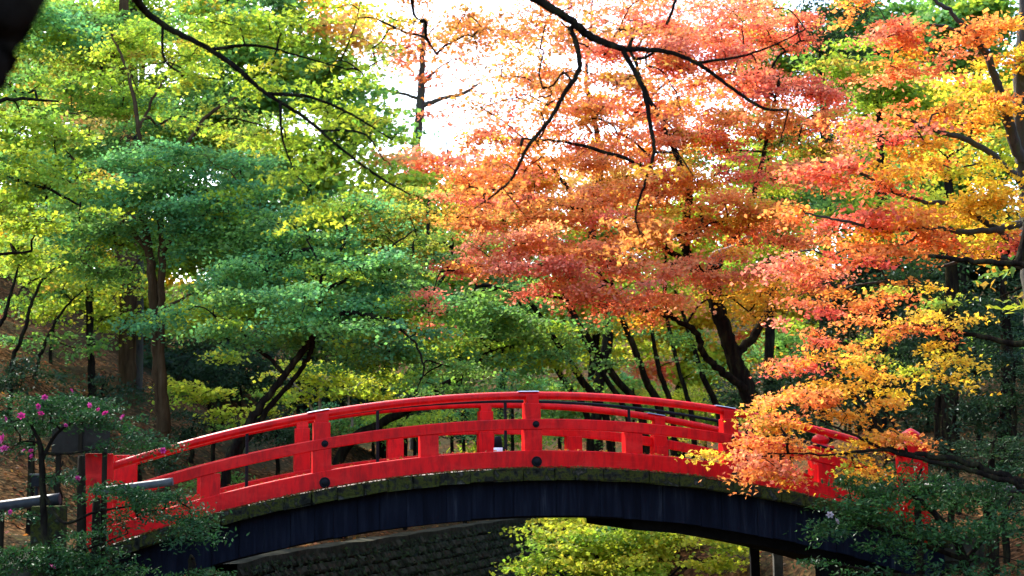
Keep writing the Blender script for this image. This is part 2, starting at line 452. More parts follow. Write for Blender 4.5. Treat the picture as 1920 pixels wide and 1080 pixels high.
def make_bridge():
    root = empty('arched_bridge', B(0, BW / 2, -0.1))
    tag(root, 'vermilion painted arched wooden footbridge with navy plank sides', 'bridge')
    R6 = 5.95
    for mir in (False, True):
        # the three arched rails
        lb = part('lower_beam', sweep(chamfer_rect(-.14, .12, -.085, .155, .012), -R6, R6, 73, mirror=mir).mesh('lb'), M['red'], root)
        mr = part('middle_rail', sweep(chamfer_rect(-.122, -.02, .45, .605, .012), -R6, R6, 73, mirror=mir).mesh('mr'), M['red'], root)
        sec = []
        for k in range(14):
            t = 2 * math.pi * k / 14
            sec.append((0.072 * math.cos(t), 0.935 + 0.063 * math.sin(t)))
        sec = [(v, z) if z > 0.90 else (v * 0.9, max(z, 0.882)) for v, z in sec]
        o = part('top_rail', sweep(sec, -R6, R6, 97, mirror=mir).mesh('tr'), M['red'], root)
        bm = bmesh.new(); bm.from_mesh(o.data)
        for f in bm.faces: f.smooth = True
        for e in bm.edges:
            if e.calc_face_angle(0) > 0.6: e.smooth = False
        bm.to_mesh(o.data); bm.free()
        for u in (-3, 0, 3):
            po = part('post', bbox_piece(u - .128, u + .128, -.108, .10, .10, .47, .006, mir, False, u), M['red'], root)
            part('post_shaft', bbox_piece(u - .116, u + .116, -.105, .095, .46, .83, .014, mir, False, u), M['red'], po)
            part('post_neck', bbox_piece(u - .092, u + .092, -.094, .088, .825, .957, .010, mir, False, u), M['red'], po)
            plate = sweep([(-.076, .995), (-.05, 1.006), (.05, 1.006), (.076, .995), (.05, .99), (-.05, .99)], u - .2, u + .1, 5, mirror=mir)
            part('joint_plate', plate.mesh('jp'), M['plate'], o)
            roundel(u + .035, -.122, .528, .048, mr, mir)
            roundel(u + .035, -.14, -.002, .075, lb, mir)
        for u in (-4.5, -1.5, 1.5, 4.5):
            part('short_post', bbox_piece(u - .13, u + .13, -.105, .08, .10, .462, .007, mir, False, u), M['red'], root)
        for u in ((-5.72, 5.95) if mir else (-5.95, 5.95)):
            su = -1 if u < 0 else 1
            z0 = -1.3
            ep = part('end_post', bbox_piece(u - .18, u + .18, -.17, .17, -.30, 1.20, .015, mir, False, su * 6.05), M['red'], root)
            # a boss-topped finial
            prof = [(0.17, 1.20), (0.19, 1.235), (0.17, 1.27), (0.11, 1.285), (0.13, 1.31), (0.16, 1.36), (0.13, 1.42), (0.05, 1.47), (0.0, 1.49)]
            if su > 0:
                mb = MB(); vs, fs = [], []; n = 18
                for i, (r, z) in enumerate(prof):
                    for k in range(n):
                        t = 2 * math.pi * k / n; p = B(u, BW if mir else 0, 0)
                        vs.append((p[0] + r * math.cos(t), p[1] + r * math.sin(t), z - .06 + arc(6.05)))
                    if i:
                        for k in range(n): fs.append(((i - 1) * n + k, (i - 1) * n + (k + 1) % n, i * n + (k + 1) % n, i * n + k))
                mb.add(vs, fs); part('finial', mb.mesh('fin'), M['red'], ep, True)
    # deck, soffit, girder
    part('deck', sweep([(-.05, -.26), (BW + .05, -.26), (BW + .05, -.11), (-.05, -.11)], -6.4, 6.4, 60).mesh('deck'), M['deck'], root)
    part('girder', sweep([(.02, -.80), (BW - .02, -.80), (BW - .02, -.262), (.02, -.262)], -6.4, 6.4, 60, zf=lambda u: 0).mesh('g'), M['black_wood'], root)
    part('inner_girder', sweep([(.35, -.95), (BW - .35, -.95), (BW - .35, -.79), (.35, -.79)], 1.6, 6.4, 30).mesh('g2'), M['black_wood'], root)
    # mossy edge stones
    rng = random.Random(4)
    for mir in (False, True):
        u = -6.4; k = 0
        while u < 6.35:
            L = rng.uniform(.30, .46)
            j = rng.uniform(-.012, .012); jz = rng.uniform(-.01, .01)
            me = bbox_piece(u + .004, min(u + L, 6.4) - .004, -.30 + j, -.06, -.262, -.098 + jz, .016, mir)
            bm = bmesh.new(); bm.from_mesh(me)
            for v in bm.verts: v.co += Vector((rng.uniform(-1, 1), rng.uniform(-1, 1), rng.uniform(-1, 1))) * .013
            bm.to_mesh(me); bm.free()
            part('edge_stone', me, M['stone'], root); u += L
    # navy side planks
    for mir in (False, True):
        u = -6.4
        while u < 6.35:
            L = rng.uniform(.22, .38); j = rng.uniform(-.012, .012)
            u1 = min(u + L, 6.4)
            bot = -.775 + rng.uniform(-.02, .008) - 0.004 * max(0, u) ** 1.5
            if mir: bot = -.70
            me = bbox_piece(u + .002, u1 - .002, -.055 + j, .0, bot, -.264, .004, mir)
            part('side_plank', me, M['navy'], root); u += L
    # black handrail down the middle of the deck
    vv = 1.6
    hr = []
    us = np.linspace(-5.8, 5.8, 50)
    V, Fq = tube([B(u, vv, .925) for u in us], [.024] * 50, 10)
    hrl = part('handrail', np_mesh('hr', V, Fq, smooth=True), M['black_iron'], root)
    ub = [px_to_u(x, vv) for x in (463, 708, 948, 1180)]
    st = (ub[-1] - ub[0]) / 3
    for u in ub + [ub[-1] + st, ub[0] - st]:
        if abs(u) > 5.8: continue
        V, Fq = tube([B(u, vv, -.12), B(u, vv, .915)], [.024, .024], 10)
        part('handrail_post', np_mesh('hp', V, Fq, smooth=True), M['black_iron'], hrl)
    # abutments
    for su in (-1, 1):
        u0, u1 = (-7.2, -5.9) if su < 0 else (5.9, 7.2)
        me = bbox_piece(min(u0, u1), max(u0, u1), .05, BW - .05, -4.0, -.27, .02, follow=False, uref=su * 6.0)
        part('abutment', me, M['retain'], root)
        me = bbox_piece(su * 6.42 if su > 0 else -7.0, 7.0 if su > 0 else -6.42, -.02, BW + .02, -.5, -.13, .01, follow=False, uref=su * 6.3)
        part('approach_slab', me, M['retain'], root)
    for k, u in enumerate((4.75, 5.15)):
        me = bbox_piece(u - .1, u + .1, .5 + k * .6, .75 + k * .6, -3.6, -.9, .012, follow=False, uref=u)
        part('pier_post', me, M['concrete'] if k else M['black_wood'], root)
    return root


def px_to_u(px, v):
    best = min(np.linspace(-6.5, 6.5, 2601), key=lambda u: abs(project(B(u, v, 0.5))[0] - px))
    return float(best)


def project(p):
    x, y, z = p
    d = y * CP + z * SP_; up = -y * SP_ + z * CP
    X, Y = F_PX * x / d, -F_PX * up / d
    c, s = math.cos(ROLL), math.sin(ROLL)
    return 960 + c * X - s * Y, 540 + s * X + c * Y


make_bridge()

# ------------------------------------------------------------------ foliage
PAL = {  # linear leaf colours with weights
    'teal':   [((.120, .335, .105), 4), ((.150, .355, .080), 3), ((.095, .290, .125), 2), ((.22, .38, .06), 2)],
    'green':  [((.125, .270, .050), 4), ((.180, .330, .045), 3), ((.085, .210, .065), 2)],
    'lime':   [((.270, .400, .030), 4), ((.360, .450, .030), 3), ((.180, .340, .040), 2)],
    'bright': [((.480, .540, .040), 4), ((.580, .570, .045), 3), ((.380, .500, .040), 2)],
    'yellow': [((.760, .520, .030), 4), ((.740, .420, .028), 2), ((.660, .560, .050), 2)],
    'gold':   [((.740, .410, .035), 4), ((.740, .310, .035), 3), ((.680, .480, .040), 2)],
    'orange': [((.780, .280, .060), 4), ((.760, .210, .060), 3), ((.780, .360, .055), 2)],
    'salmon': [((.790, .290, .105), 4), ((.780, .230, .100), 3), ((.790, .360, .085), 1)],
    'red':    [((.740, .165, .085), 4), ((.770, .220, .080), 3), ((.690, .110, .085), 2)],
    'pink':   [((.790, .265, .150), 4), ((.800, .310, .150), 3), ((.770, .195, .120), 2)],
    'rust':   [((.560, .220, .045), 4), ((.420, .240, .045), 3), ((.580, .150, .045), 2)],
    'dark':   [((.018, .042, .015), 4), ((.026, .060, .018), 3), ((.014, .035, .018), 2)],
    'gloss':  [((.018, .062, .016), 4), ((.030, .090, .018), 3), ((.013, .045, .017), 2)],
    'mixgy':  [((.180, .320, .045), 3), ((.420, .450, .040), 2), ((.580, .330, .045), 1)],
    'peach':  [((.740, .400, .110), 3), ((.700, .470, .090), 3), ((.720, .280, .110), 1)],
}
LEAF_COUNT = [0]


def leaf_mesh_arrays(C, N, S, COLR, rng, shape):
    """C (n,3) centres, N normals, S sizes -> V, F(tris), per-vertex colours"""
    n = len(C)
    N = N / (np.linalg.norm(N, axis=1)[:, None] + 1e-9)
    a = rng.normal(size=(n, 3)); T = np.cross(N, a); T /= np.linalg.norm(T, axis=1)[:, None] + 1e-9
    Bv = np.cross(N, T)
    if shape == 'star':
        P = np.array([(0, -.42, 0), (-.52, -.02, -.10), (-.17, .08, .02), (0, .58, -.12), (.17, .08, .02), (.52, -.02, -.10)])
        Fs = np.array([(0, 2, 1), (0, 3, 2), (0, 4, 3), (0, 5, 4)])
    elif shape == 'oval':
        P = np.array([(0, -.5, 0), (-.21, -.08, .05), (0, .55, -.06), (.21, -.08, .05)])
        Fs = np.array([(0, 2, 1), (0, 3, 2)])
    else:
        P = np.array([(0, -.40, 0), (-.46, .02, -.06), (0, .52, -.05), (.46, .02, -.06)])
        Fs = np.array([(0, 2, 1), (0, 3, 2)])
    k = len(P)
    V = C[:, None, :] + S[:, None, None] * (P[None, :, 0:1] * T[:, None, :] + P[None, :, 1:2] * Bv[:, None, :] + P[None, :, 2:3] * N[:, None, :])
    F = (np.arange(n)[:, None, None] * k + Fs[None]).reshape(-1, 3)
    col = np.repeat(COLR, k, axis=0)
    LEAF_COUNT[0] += n
    return V.reshape(-1, 3), F, col


def pick(pal, rng, n):
    cs = PAL[pal]; w = np.array([c[1] for c in cs], float); w /= w.sum()
    return np.array([c[0] for c in cs])[rng.choice(len(cs), size=n, p=w)]


MIX = {'orange': ['gold', 'salmon', 'red', 'orange'], 'red': ['orange', 'salmon', 'pink'], 'gold': ['orange', 'yellow', 'mixgy'], 'yellow': ['gold', 'bright', 'mixgy'], 'pink': ['salmon', 'red', 'orange'],
       'salmon': ['orange', 'pink', 'gold'], 'lime': ['green', 'bright', 'mixgy'], 'teal': ['green', 'teal', 'lime'], 'green': ['teal', 'lime', 'green'], 'bright': ['lime', 'bright']}


def make_tree(name, label, limbs, blobs, seed=0, cat='tree', group=None, bark='bark_dark', leaf='leaf', shape='kite', size=.075, pad=.6,
              fill=0.9, dens=1.0, base=None, sides=8, flat=1.0, twig=.006, jig=.035, pale=None, shade=(), fine=True):
    """limbs: polylines of (px,py,Y,radius); blobs: (px,py,Y,rx,ry,palette[,density])"""
    rng = np.random.default_rng(seed + 100)
    P0 = at(*limbs[0][0][:3])
    if base is None: base = (P0[0], P0[1], float(ground_z(P0[0], P0[1])))
    root = empty(name, base)
    tag(root, label, cat, group)
    nodes, nrad = [], []
    branch = Soup()
    for li, limb in enumerate(limbs):
        pts = np.array([at(*p[:3]) for p in limb]); rad = np.array([p[3] for p in limb], float)
        if li == 0 and base is not None:
            b = np.array(base, float) - np.array([0, 0, .25])
            if np.linalg.norm(b - pts[0]) > .4:
                pts = np.vstack([b, pts]); rad = np.concatenate([[rad[0] * 1.25], rad])
        Q = smooth_path(pts, 8)
        rr = np.interp(np.linspace(0, len(pts) - 1, len(Q)), np.arange(len(pts)), rad)
        Q[1:-1] += rng.normal(size=(len(Q) - 2, 3)) * jig * np.minimum(1, rr[1:-1, None] / .05 + .3) * .35
        rr = rr * (1 + rng.normal(size=len(rr)) * .015)
        ns = sides if rr.max() < .09 else 14
        V, Fq = tube(Q, rr, ns)
        if rr.max() > .05:
            ph = rng.uniform(0, 6.28, 4); th = np.tile(np.linspace(0, 2 * math.pi, ns, endpoint=False), len(Q)); tt = np.repeat(np.arange(len(Q)), ns)
            g = .07 * np.sin(2 * th + .35 * tt + ph[0]) + .05 * np.sin(5 * th - .5 * tt + ph[1]) + .035 * np.sin(3 * th + .6 * tt + ph[2]) + rng.normal(size=len(th)) * .03
            Cn = np.repeat(Q, ns, axis=0); V = Cn + (V - Cn) * (1 + g[:, None])
        if li == 0: trunk_o = link('trunk', np_mesh('trunk', V, Fq, smooth=True), M[bark], root)
        else: link('limb', np_mesh('limb', V, Fq, smooth=True), M[bark], trunk_o)
        k0 = 1 if li else len(Q) // 4
        for q, r in zip(Q[k0:], rr[k0:]): nodes.append(q); nrad.append(r)
    # pads
    pads = []
    for bl in blobs:
        px, py, Y, rx, ry, pal = bl[:6]; dn = bl[6] if len(bl) > 6 else 1.0
        c = at(px, py, Y); ax, az = rx * Y / F_PX, ry * Y / F_PX; ay = float(np.clip(ax * .7, .5, 2.2))
        R = pad * rng.uniform(.85, 1.1)
        n = max(3, int(round(2.9 * fill * min(1, dn * 1.15) * (4.19 * ax * ay * az) / (3.14 * R * R * .34))))
        d = rng.normal(size=(n, 3)); d /= np.linalg.norm(d, axis=1)[:, None]
        d *= rng.uniform(0.15, 1, size=(n, 1)) ** (1 / 2.2)
        for q in d:
            p2 = pal if rng.random() > .34 or pal not in MIX else MIX[pal][rng.integers(len(MIX[pal]))]
            pads.append((c + q * np.array([ax, ay, az]), R * rng.uniform(.7, 1.25), p2, dn, size))
    for (x, y, z, rx, ry, rz, pal, n) in shade:        # unseen high canopy of the same tree, added to shade the foreground, in metres
        for q in range(n):
            d = rng.normal(size=3); d *= rng.uniform(.2, 1) / np.linalg.norm(d)
            pads.append((np.array([x, y, z]) + d * np.array([rx, ry, rz]), rng.uniform(.7, 1.1), pal, .7, .21))
    axis = np.array(nodes)
    order = sorted(range(len(pads)), key=lambda i: np.min(np.linalg.norm(axis - pads[i][0], axis=1)))
    NP = [np.array(nodes)]; owner = [np.full(len(nodes), -1)]
    twigs, parent = [], []
    allN = np.array(nodes); allO = np.full(len(nodes), -1)
    LC, LN, LS, LCOL = [], [], [], []
    tw_small = Soup()
    for oi, i in enumerate(order):
        c, R, pal, dn, lsz = pads[i]
        dv = allN - c
        dist = np.sqrt(dv[:, 0] ** 2 + dv[:, 1] ** 2 + (dv[:, 2] * 1.25) ** 2) + np.maximum(dv[:, 2], 0) * .5
        k = int(np.argmin(dist)); s = allN[k]
        L = np.linalg.norm(c - s)
        m1 = s + (c - s) * .35 + np.array([0, 0, .10 * L]) + rng.normal(size=3) * .05 * L
        m2 = s + (c - s) * .7 + np.array([0, 0, .10 * L]) + rng.normal(size=3) * .05 * L
        path = smooth_path([s, m1, m2, c], 2)
        twigs.append(path); parent.append(int(allO[k]))
        allN = np.vstack([allN, path[1:]]); allO = np.concatenate([allO, np.full(len(path) - 1, oi)])
        # spray of leaves: a fan of side twigs, umbrella shaped
        out = c - s; out[2] *= .3; out /= np.linalg.norm(out) + 1e-6
        nt_ = 9
        ang = np.arctan2(out[1], out[0]) + rng.uniform(-2.6, 2.6, nt_)
        rad = R * rng.uniform(.45, 1.15, nt_)
        tilt = rng.normal(size=2) * .16
        E = np.stack([np.cos(ang) * rad, np.sin(ang) * rad, -.10 * rad - .12 * rad * rad / R + rng.normal(size=nt_) * .07 * R], -1)
        E[:, 2] += E[:, 0] * tilt[0] + E[:, 1] * tilt[1]
        E = E * np.array([1, 1, flat])
        root_p = c - out * R * .35
        area = 3.14 * R * R
        nl = int(dens * min(1.2, max(dn, .4)) * area / (lsz * lsz) * 1.22)
        ti = rng.integers(0, nt_, nl); t = rng.uniform(.12, 1.04, nl) ** .75
        pos = root_p + (c + E[ti] - root_p) * t[:, None]
        pos[:, 2] += .06 * R * np.sin(t * 3.1)
        pos += rng.normal(size=(nl, 3)) * np.array([.20, .20, .085]) * R * (.6 + .8 * t[:, None])
        LC.append(pos)
        nn = np.array([0, 0, 1.0]) + rng.normal(size=(nl, 3)) * .65 + np.array([0, -.3, 0])
        LN.append(nn)
        LS.append(lsz * 1.12 * rng.uniform(.65, 1.25, nl))
        base_c = pick(pal, rng, 1)[0] * rng.uniform(.85, 1.15)
        cl = .62 * base_c + .38 * pick(pal, rng, nl)
        cl = cl * rng.uniform(.78, 1.22, (nl, 1)) * (1 + rng.normal(size=(nl, 3)) * .06)
        LCOL.append(np.clip(cl, .004, .85))
        for e in E[:2 if fine else 0]:
            q = np.array([root_p, (root_p + c + e) / 2 + np.array([0, 0, .05 * R]), c + e])
            V, Fq = tube(q, [twig * .8, twig * .6, twig * .35], 3); tw_small.add(V, Fq)
    cnt = np.ones(len(twigs))
    for j in range(len(twigs) - 1, -1, -1):
        if parent[j] >= 0: cnt[parent[j]] += cnt[j]
    for path, n_ in zip(twigs, cnt):
        r0 = min(twig * 1.15 * n_ ** .52 + twig * .3, .06)
        V, Fq = tube(path, np.linspace(r0, max(twig * .8, r0 * .55), len(path)), 4 if fine else 3); branch.add(V, Fq)
    if tw_small.n: branch.add(np.vstack(tw_small.V), np.vstack(tw_small.F))
    if branch.n: link('twigs', branch.mesh('twigs'), M[bark], root)['kind'] = 'stuff'
    if LC:
        V, F, col = leaf_mesh_arrays(np.vstack(LC), np.vstack(LN), np.concatenate(LS), np.vstack(LCOL), rng, shape)
        o = link('crown', np_mesh('crown', V, F, col), M[leaf], root); o['kind'] = 'stuff'
    if pale:
        pts = np.array([at(*p[:3]) for p in pale]); Q = smooth_path(pts, 5)
        rr = np.interp(np.linspace(0, len(pts) - 1, len(Q)), np.arange(len(pts)), [p[3] for p in pale])
        V, Fq = tube(Q, rr, 10)
        o = link('broken_limb', np_mesh('broken_limb', V, Fq, smooth=True), M['bark_pale'], trunk_o)
    return root


# ------------------------------------------------------------------ trees: left side
make_tree('maple_tree', 'tall twin-trunked maple with blue-green layered foliage at left', [
    [(306, 815, 30, .13), (296, 700, 30, .115), (290, 580, 30, .10), (280, 470, 30, .09), (268, 400, 30, .07), (262, 320, 30, .055), (258, 220, 30, .045), (235, 120, 30.5, .03), (205, 60, 31, .02)],
    [(312, 810, 29.9, .10), (303, 690, 29.9, .085), (302, 560, 29.9, .08), (304, 460, 29.9, .07), (300, 390, 29.8, .06), (318, 330, 29.8, .05), (358, 260, 29.6, .045), (395, 212, 29.5, .035), (470, 170, 29.5, .02)],
    [(283, 480, 30, .06), (230, 410, 30.2, .045), (190, 360, 30.4, .035), (130, 290, 30.5, .03), (60, 230, 31, .02)],
    [(302, 480, 29.9, .05), (335, 430, 29.5, .035), (390, 400, 29, .02)],
    [(290, 590, 30, .04), (340, 560, 29.5, .03), (420, 530, 29, .018)],
    [(262, 240, 30, .035), (295, 170, 30, .025), (330, 110, 30, .015)],
], [
    (300, 310, 29, 120, 45, 'teal'), (420, 330, 28.5, 110, 45, 'teal'), (240, 370, 29, 130, 50, 'teal'), (390, 400, 28.5, 140, 45, 'teal'),
    (180, 300, 30.5, 110, 45, 'green'), (300, 440, 31, 150, 45, 'green', .8), (450, 455, 28.5, 120, 45, 'teal'), (150, 440, 31, 110, 45, 'green', .8),
    (330, 250, 31, 110, 45, 'green', .8), (420, 230, 31, 110, 50, 'mixgy', .8), (200, 170, 32, 120, 60, 'lime', .8), (310, 90, 31.5, 120, 60, 'lime', .8),
    (300, 605, 28.8, 60, 22, 'teal', .8), (430, 540, 28.5, 110, 35, 'teal', .9), (220, 500, 31.5, 100, 35, 'green', .7), (180, 240, 31, 90, 40, 'peach', .35),
], seed=1, size=.074, pad=.6, fill=.95, bark='bark_brown')

make_tree('maple_tree', 'yellow-green maple whose branches reach in from the left edge', [
    [(-260, 900, 23, .16), (-240, 600, 23, .13), (-200, 420, 23, .10)],
    [(-200, 430, 23, .06), (-60, 330, 23, .04), (60, 345, 23, .028), (150, 385, 23, .015)],
    [(-210, 460, 23, .06), (-120, 260, 23, .05), (0, 190, 23.5, .035), (110, 190, 24, .02)],
    [(-220, 560, 23, .05), (-80, 490, 23.5, .04), (60, 470, 24, .02)],
], [
    (50, 250, 23.5, 120, 45, 'lime'), (60, 320, 23, 120, 45, 'lime'), (40, 400, 23.5, 100, 35, 'lime'), (150, 410, 24, 90, 30, 'green', .8),
    (30, 170, 24.5, 90, 45, 'green'), (20, 470, 25, 100, 35, 'lime', .8), (190, 330, 24, 60, 30, 'lime', .6),
], seed=2, size=.075, pad=.5, fill=1.0)

make_tree('maple_tree', 'slim dark maple on the left slope behind the twin trunks', [
    [(172, 720, 36, .10), (168, 600, 36, .09), (166, 470, 36, .08), (158, 350, 36, .07), (165, 240, 36, .05), (190, 140, 36, .04), (180, 40, 36, .03)],
    [(166, 480, 36, .04), (110, 500, 36, .03), (40, 540, 36, .02)],
    [(162, 360, 36, .05), (120, 280, 36, .04), (60, 200, 36, .03)],
], [
    (60, 60, 34, 120, 60, 'teal'), (170, 50, 36, 110, 55, 'green'), (250, 130, 37, 100, 60, 'lime'), (90, 120, 38, 110, 50, 'mixgy', .8), (150, 180, 39, 60, 35, 'peach', .8),
    (240, 215, 40, 60, 40, 'peach', .8), (100, 350, 37, 110, 60, 'green'), (230, 290, 38, 110, 60, 'green'), (70, 480, 36, 100, 35, 'bright', .7), (200, 540, 37, 90, 35, 'bright', .6),
    (90, 560, 36, 100, 30, 'lime', .7), (230, 610, 37, 90, 30, 'lime', .7), (40, 630, 35, 70, 25, 'green', .7), (120, 640, 35, 80, 22, 'green', .6),
], seed=3, size=.10, pad=.75)

make_tree('maple_tree', 'leaning dark maple with spreading teal foliage left of the bridge crest', [
    [(425, 880, 25.5, .085), (470, 790, 25.5, .075), (520, 720, 25.5, .062), (570, 655, 25.5, .055), (605, 610, 25.5, .048), (650, 586, 25.3, .04), (695, 592, 25.2, .035), (740, 600, 25, .02)],
    [(440, 860, 25.7, .06), (500, 770, 25.7, .052), (560, 700, 25.7, .046), (582, 660, 25.7, .04), (590, 600, 25.8, .04), (610, 550, 26, .035), (660, 515, 26, .03), (720, 470, 26.2, .02), (780, 430, 26.4, .012)],
    [(605, 560, 26, .03), (600, 500, 26, .022), (575, 450, 26.2, .012)],
    [(690, 592, 25.2, .03), (735, 608, 25, .026), (775, 640, 24.8, .02), (795, 690, 24.7, .016), (780, 735, 24.6, .008)],
    [(535, 700, 25.6, .04), (470, 640, 25.5, .03), (400, 590, 25.4, .018)],
], [
    (470, 520, 26.5, 120, 36, 'teal'), (590, 470, 27, 130, 42, 'teal'), (540, 570, 25.3, 140, 36, 'teal'), (690, 510, 26, 120, 40, 'teal'), (640, 620, 25, 130, 30, 'teal'),
    (720, 570, 26, 100, 36, 'teal'), (480, 620, 25, 110, 30, 'teal'), (760, 640, 25.5, 90, 40, 'green'), (640, 400, 28, 120, 45, 'teal'), (520, 440, 28, 110, 45, 'green'),
    (700, 670, 26.5, 100, 30, 'green'), (560, 650, 26, 90, 25, 'green', .8), (390, 590, 26, 80, 30, 'teal', .8), (780, 480, 27, 80, 45, 'green', .8), (720, 420, 28, 90, 45, 'mixgy', .8),
    (560, 510, 29, 150, 50, 'lime', .5), (820, 700, 26, 80, 40, 'green', .8),
], seed=4, size=.068, pad=.56, fill=.95)

make_tree('sapling', 'sunlit yellow-green sapling with pale thin stems behind the rail', [
    [(600, 790, 33, .04), (602, 730, 33, .03), (620, 690, 33, .015)],
    [(598, 800, 33, .03), (570, 740, 33, .025), (530, 700, 33, .012)],
    [(660, 800, 33, .03), (655, 740, 33, .025), (690, 710, 33, .012)],
], [
    (690, 725, 33, 70, 28, 'bright'), (600, 705, 33.4, 75, 28, 'bright'), (530, 690, 33.4, 60, 20, 'bright', .8), (640, 690, 34, 60, 22, 'bright', .8), (560, 740, 33, 60, 22, 'bright', .7),
], seed=5, size=.09, pad=.5, bark='bark_pale', group=None, cat='sapling')

make_tree('shrub', 'low mounded yellow-green maple shrub left of the bridge rail', [
    [(400, 830, 31, .05), (395, 770, 31, .04), (380, 735, 31, .02)],
    [(400, 810, 31, .03), (440, 770, 31, .02), (480, 760, 31, .012)],
], [
    (385, 725, 31, 70, 25, 'bright'), (350, 745, 31, 50, 18, 'lime'), (450, 770, 30.5, 60, 24, 'bright'), (430, 795, 30.5, 50, 14, 'lime', .8), (500, 745, 31, 40, 18, 'lime', .7), (425, 668, 36, 32, 26, 'bright', .9),
], seed=6, size=.085, pad=.42, cat='shrub')

for k, (x, y0, y1, Y, r, lab, bk) in enumerate([
    (236, 775, -60, 37, .22, 'thick brown straight trunk behind the twin-trunked maple', 'bark_brown'),
    (254, 785, -60, 38, .15, 'narrower greyish trunk touching the thick brown trunk', 'bark_grey'),
    (215, 770, -60, 42, .11, 'faint shaded trunk left of the thick brown trunk', 'bark_brown'),
]):
    make_tree('cedar_tree', lab, [[(x, y0, Y, r * 1.25), (x + 3, y0 - 120, Y, r), (x + 6, 420, Y, r * .9), (x - 4, 100, Y, r * .7), (x, -120, Y, r * .4)]],
              [(x, 60 - 70 * k, Y + .5, 90, 60, ['green', 'lime', 'dark'][k], .8), (x + 20, 190 + 40 * k, Y + 1, 90, 50, ['green', 'mixgy', 'lime'][k], .8), (x - 30, 400, Y + 1.5, 80, 50, ['lime', 'bright', 'green'][k], .6)],
              seed=20 + k, size=.11, pad=.8, bark=bk, group='tall straight trunks on the left slope')

for k, (pts, lab) in enumerate([
    ([(20, 690, 33, .05), (45, 620, 33, .045), (60, 565, 33, .04), (90, 515, 33, .03), (140, 487, 33, .015)], 'bare leaning stem curving right near the left edge'),
    ([(60, 720, 35, .05), (85, 640, 35, .04), (120, 580, 35, .03), (160, 540, 35, .015)], 'slender shaded stem leaning right on the leafy slope'),
    ([(-10, 640, 31, .05), (10, 590, 31, .045), (25, 535, 31, .03), (40, 480, 31, .018)], 'dark stem at the very left edge above the litter'),
    ([(100, 735, 38, .05), (95, 660, 38, .045), (105, 580, 38, .03), (98, 520, 38, .018)], 'upright thin stem on the slope left of the slim maple'),
]):
    x, y, Y = pts[-1][:3]
    make_tree('young_maple', lab, [pts], [(x - 10, y - 10, Y + .5, 80, 30, ['bright', 'lime', 'lime', 'bright'][k], .7), (x + 30, y + 25, Y + 1, 70, 22, ['lime', 'bright', 'bright', 'lime'][k], .6)],
              seed=30 + k, size=.10, pad=.6, group='slender stems on the left slope')

# overhanging branch with lime leaves, and the dark near trunk it grows from
make_tree('maple_tree', 'near dark trunk in the top left corner with an overhanging lime-leaved branch', [
    [(-230, 700, 3.3, .12), (-150, 330, 3.4, .105), (-80, 160, 3.5, .097), (-30, 70, 3.55, .092), (22, -10, 3.6, .088), (110, -140, 4.2, .085), (140, -260, 6, .08)],
    [(100, -120, 4.0, .08), (150, -230, 7, .07), (200, -110, 10.5, .055), (250, -5, 12.6, .033), (308, 48, 13, .029), (380, 85, 13, .026), (440, 125, 13, .023), (500, 176, 13, .019), (560, 212, 13, .016), (620, 262, 13, .013), (700, 325, 13, .013), (770, 365, 13, .007)],
    [(500, 176, 13, .020), (580, 182, 13.1, .016), (660, 215, 13.2, .012), (735, 262, 13.3, .007)],
    [(400, 92, 13, .018), (480, 85, 13.3, .014), (560, 105, 13.5, .010), (650, 130, 13.7, .006)],
    [(305, 45, 13, .016), (308, 110, 13, .012), (350, 140, 13, .009), (425, 150, 13, .005)],
    [(525, 190, 13, .014), (530, 260, 12.8, .010), (555, 330, 12.7, .006)],
    [(600, 245, 13, .012), (680, 250, 13, .010), (720, 300, 13, .006)],
], [
    (350, 40, 13.4, 90, 40, 'lime', .9), (450, 50, 13.6, 100, 40, 'lime', .9), (560, 70, 13.8, 90, 40, 'lime', .8), (430, 170, 13.4, 90, 40, 'lime', .8), (540, 150, 13.6, 100, 36, 'lime', .9),
    (630, 190, 13.6, 80, 35, 'lime', .9), (560, 250, 13.2, 90, 32, 'lime', .7), (650, 280, 13.2, 70, 28, 'lime', .8), (480, 240, 13.6, 70, 30, 'lime', .6), (560, 330, 12.9, 40, 25, 'lime', .6),
    (575, 395, 12.9, 35, 22, 'bright', .6), (640, 120, 14, 60, 30, 'lime', .7), (700, 330, 13.2, 50, 20, 'lime', .6), (340, 130, 13.6, 70, 36, 'lime', .6), (730, 250, 13.5, 40, 25, 'lime', .5), (650, 30, 14.5, 70, 30, 'lime', .6),
    (380, 260, 14, 80, 30, 'lime', .4),
    ], seed=7, size=.056, pad=.32, fill=.75, shape='star', twig=.0035, jig=.01, base=at(-300, 1500, 3.2), shade=[(-6, 13, 8.2, 4.5, 4.5, 1.2, 'green', 90), (-9, 17, 7.5, 3, 4, 1.5, 'green', 50)])

# ------------------------------------------------------------------ trees: middle, beyond the bridge
make_tree('maple_tree', 'green maple with low spreading branches behind the bridge crest', [
    [(640, 850, 33, .12), (760, 770, 32.5, .10), (870, 700, 31.2, .08), (925, 630, 31, .06), (900, 560, 31, .04), (880, 480, 31, .025)],
    [(900, 660, 31, .05), (1000, 640, 31, .035), (1060, 600, 31, .02)],
    [(880, 690, 31, .05), (840, 650, 31, .035), (800, 640, 31, .02)],
], [
    (880, 580, 30.5, 110, 35, 'green'), (960, 610, 30, 110, 32, 'green'), (860, 650, 30, 100, 32, 'teal'), (960, 680, 31, 100, 36, 'teal', .8), (1030, 650, 30, 70, 22, 'green', .6),
    (820, 560, 32, 100, 40, 'green'), (840, 470, 33, 90, 45, 'mixgy'), (780, 390, 35, 100, 50, 'mixgy'), (850, 720, 31, 80, 24, 'green', .7), (930, 540, 32, 90, 30, 'green', .8), (880, 400, 36, 70, 45, 'peach', .6),
], seed=8, size=.085, pad=.62)

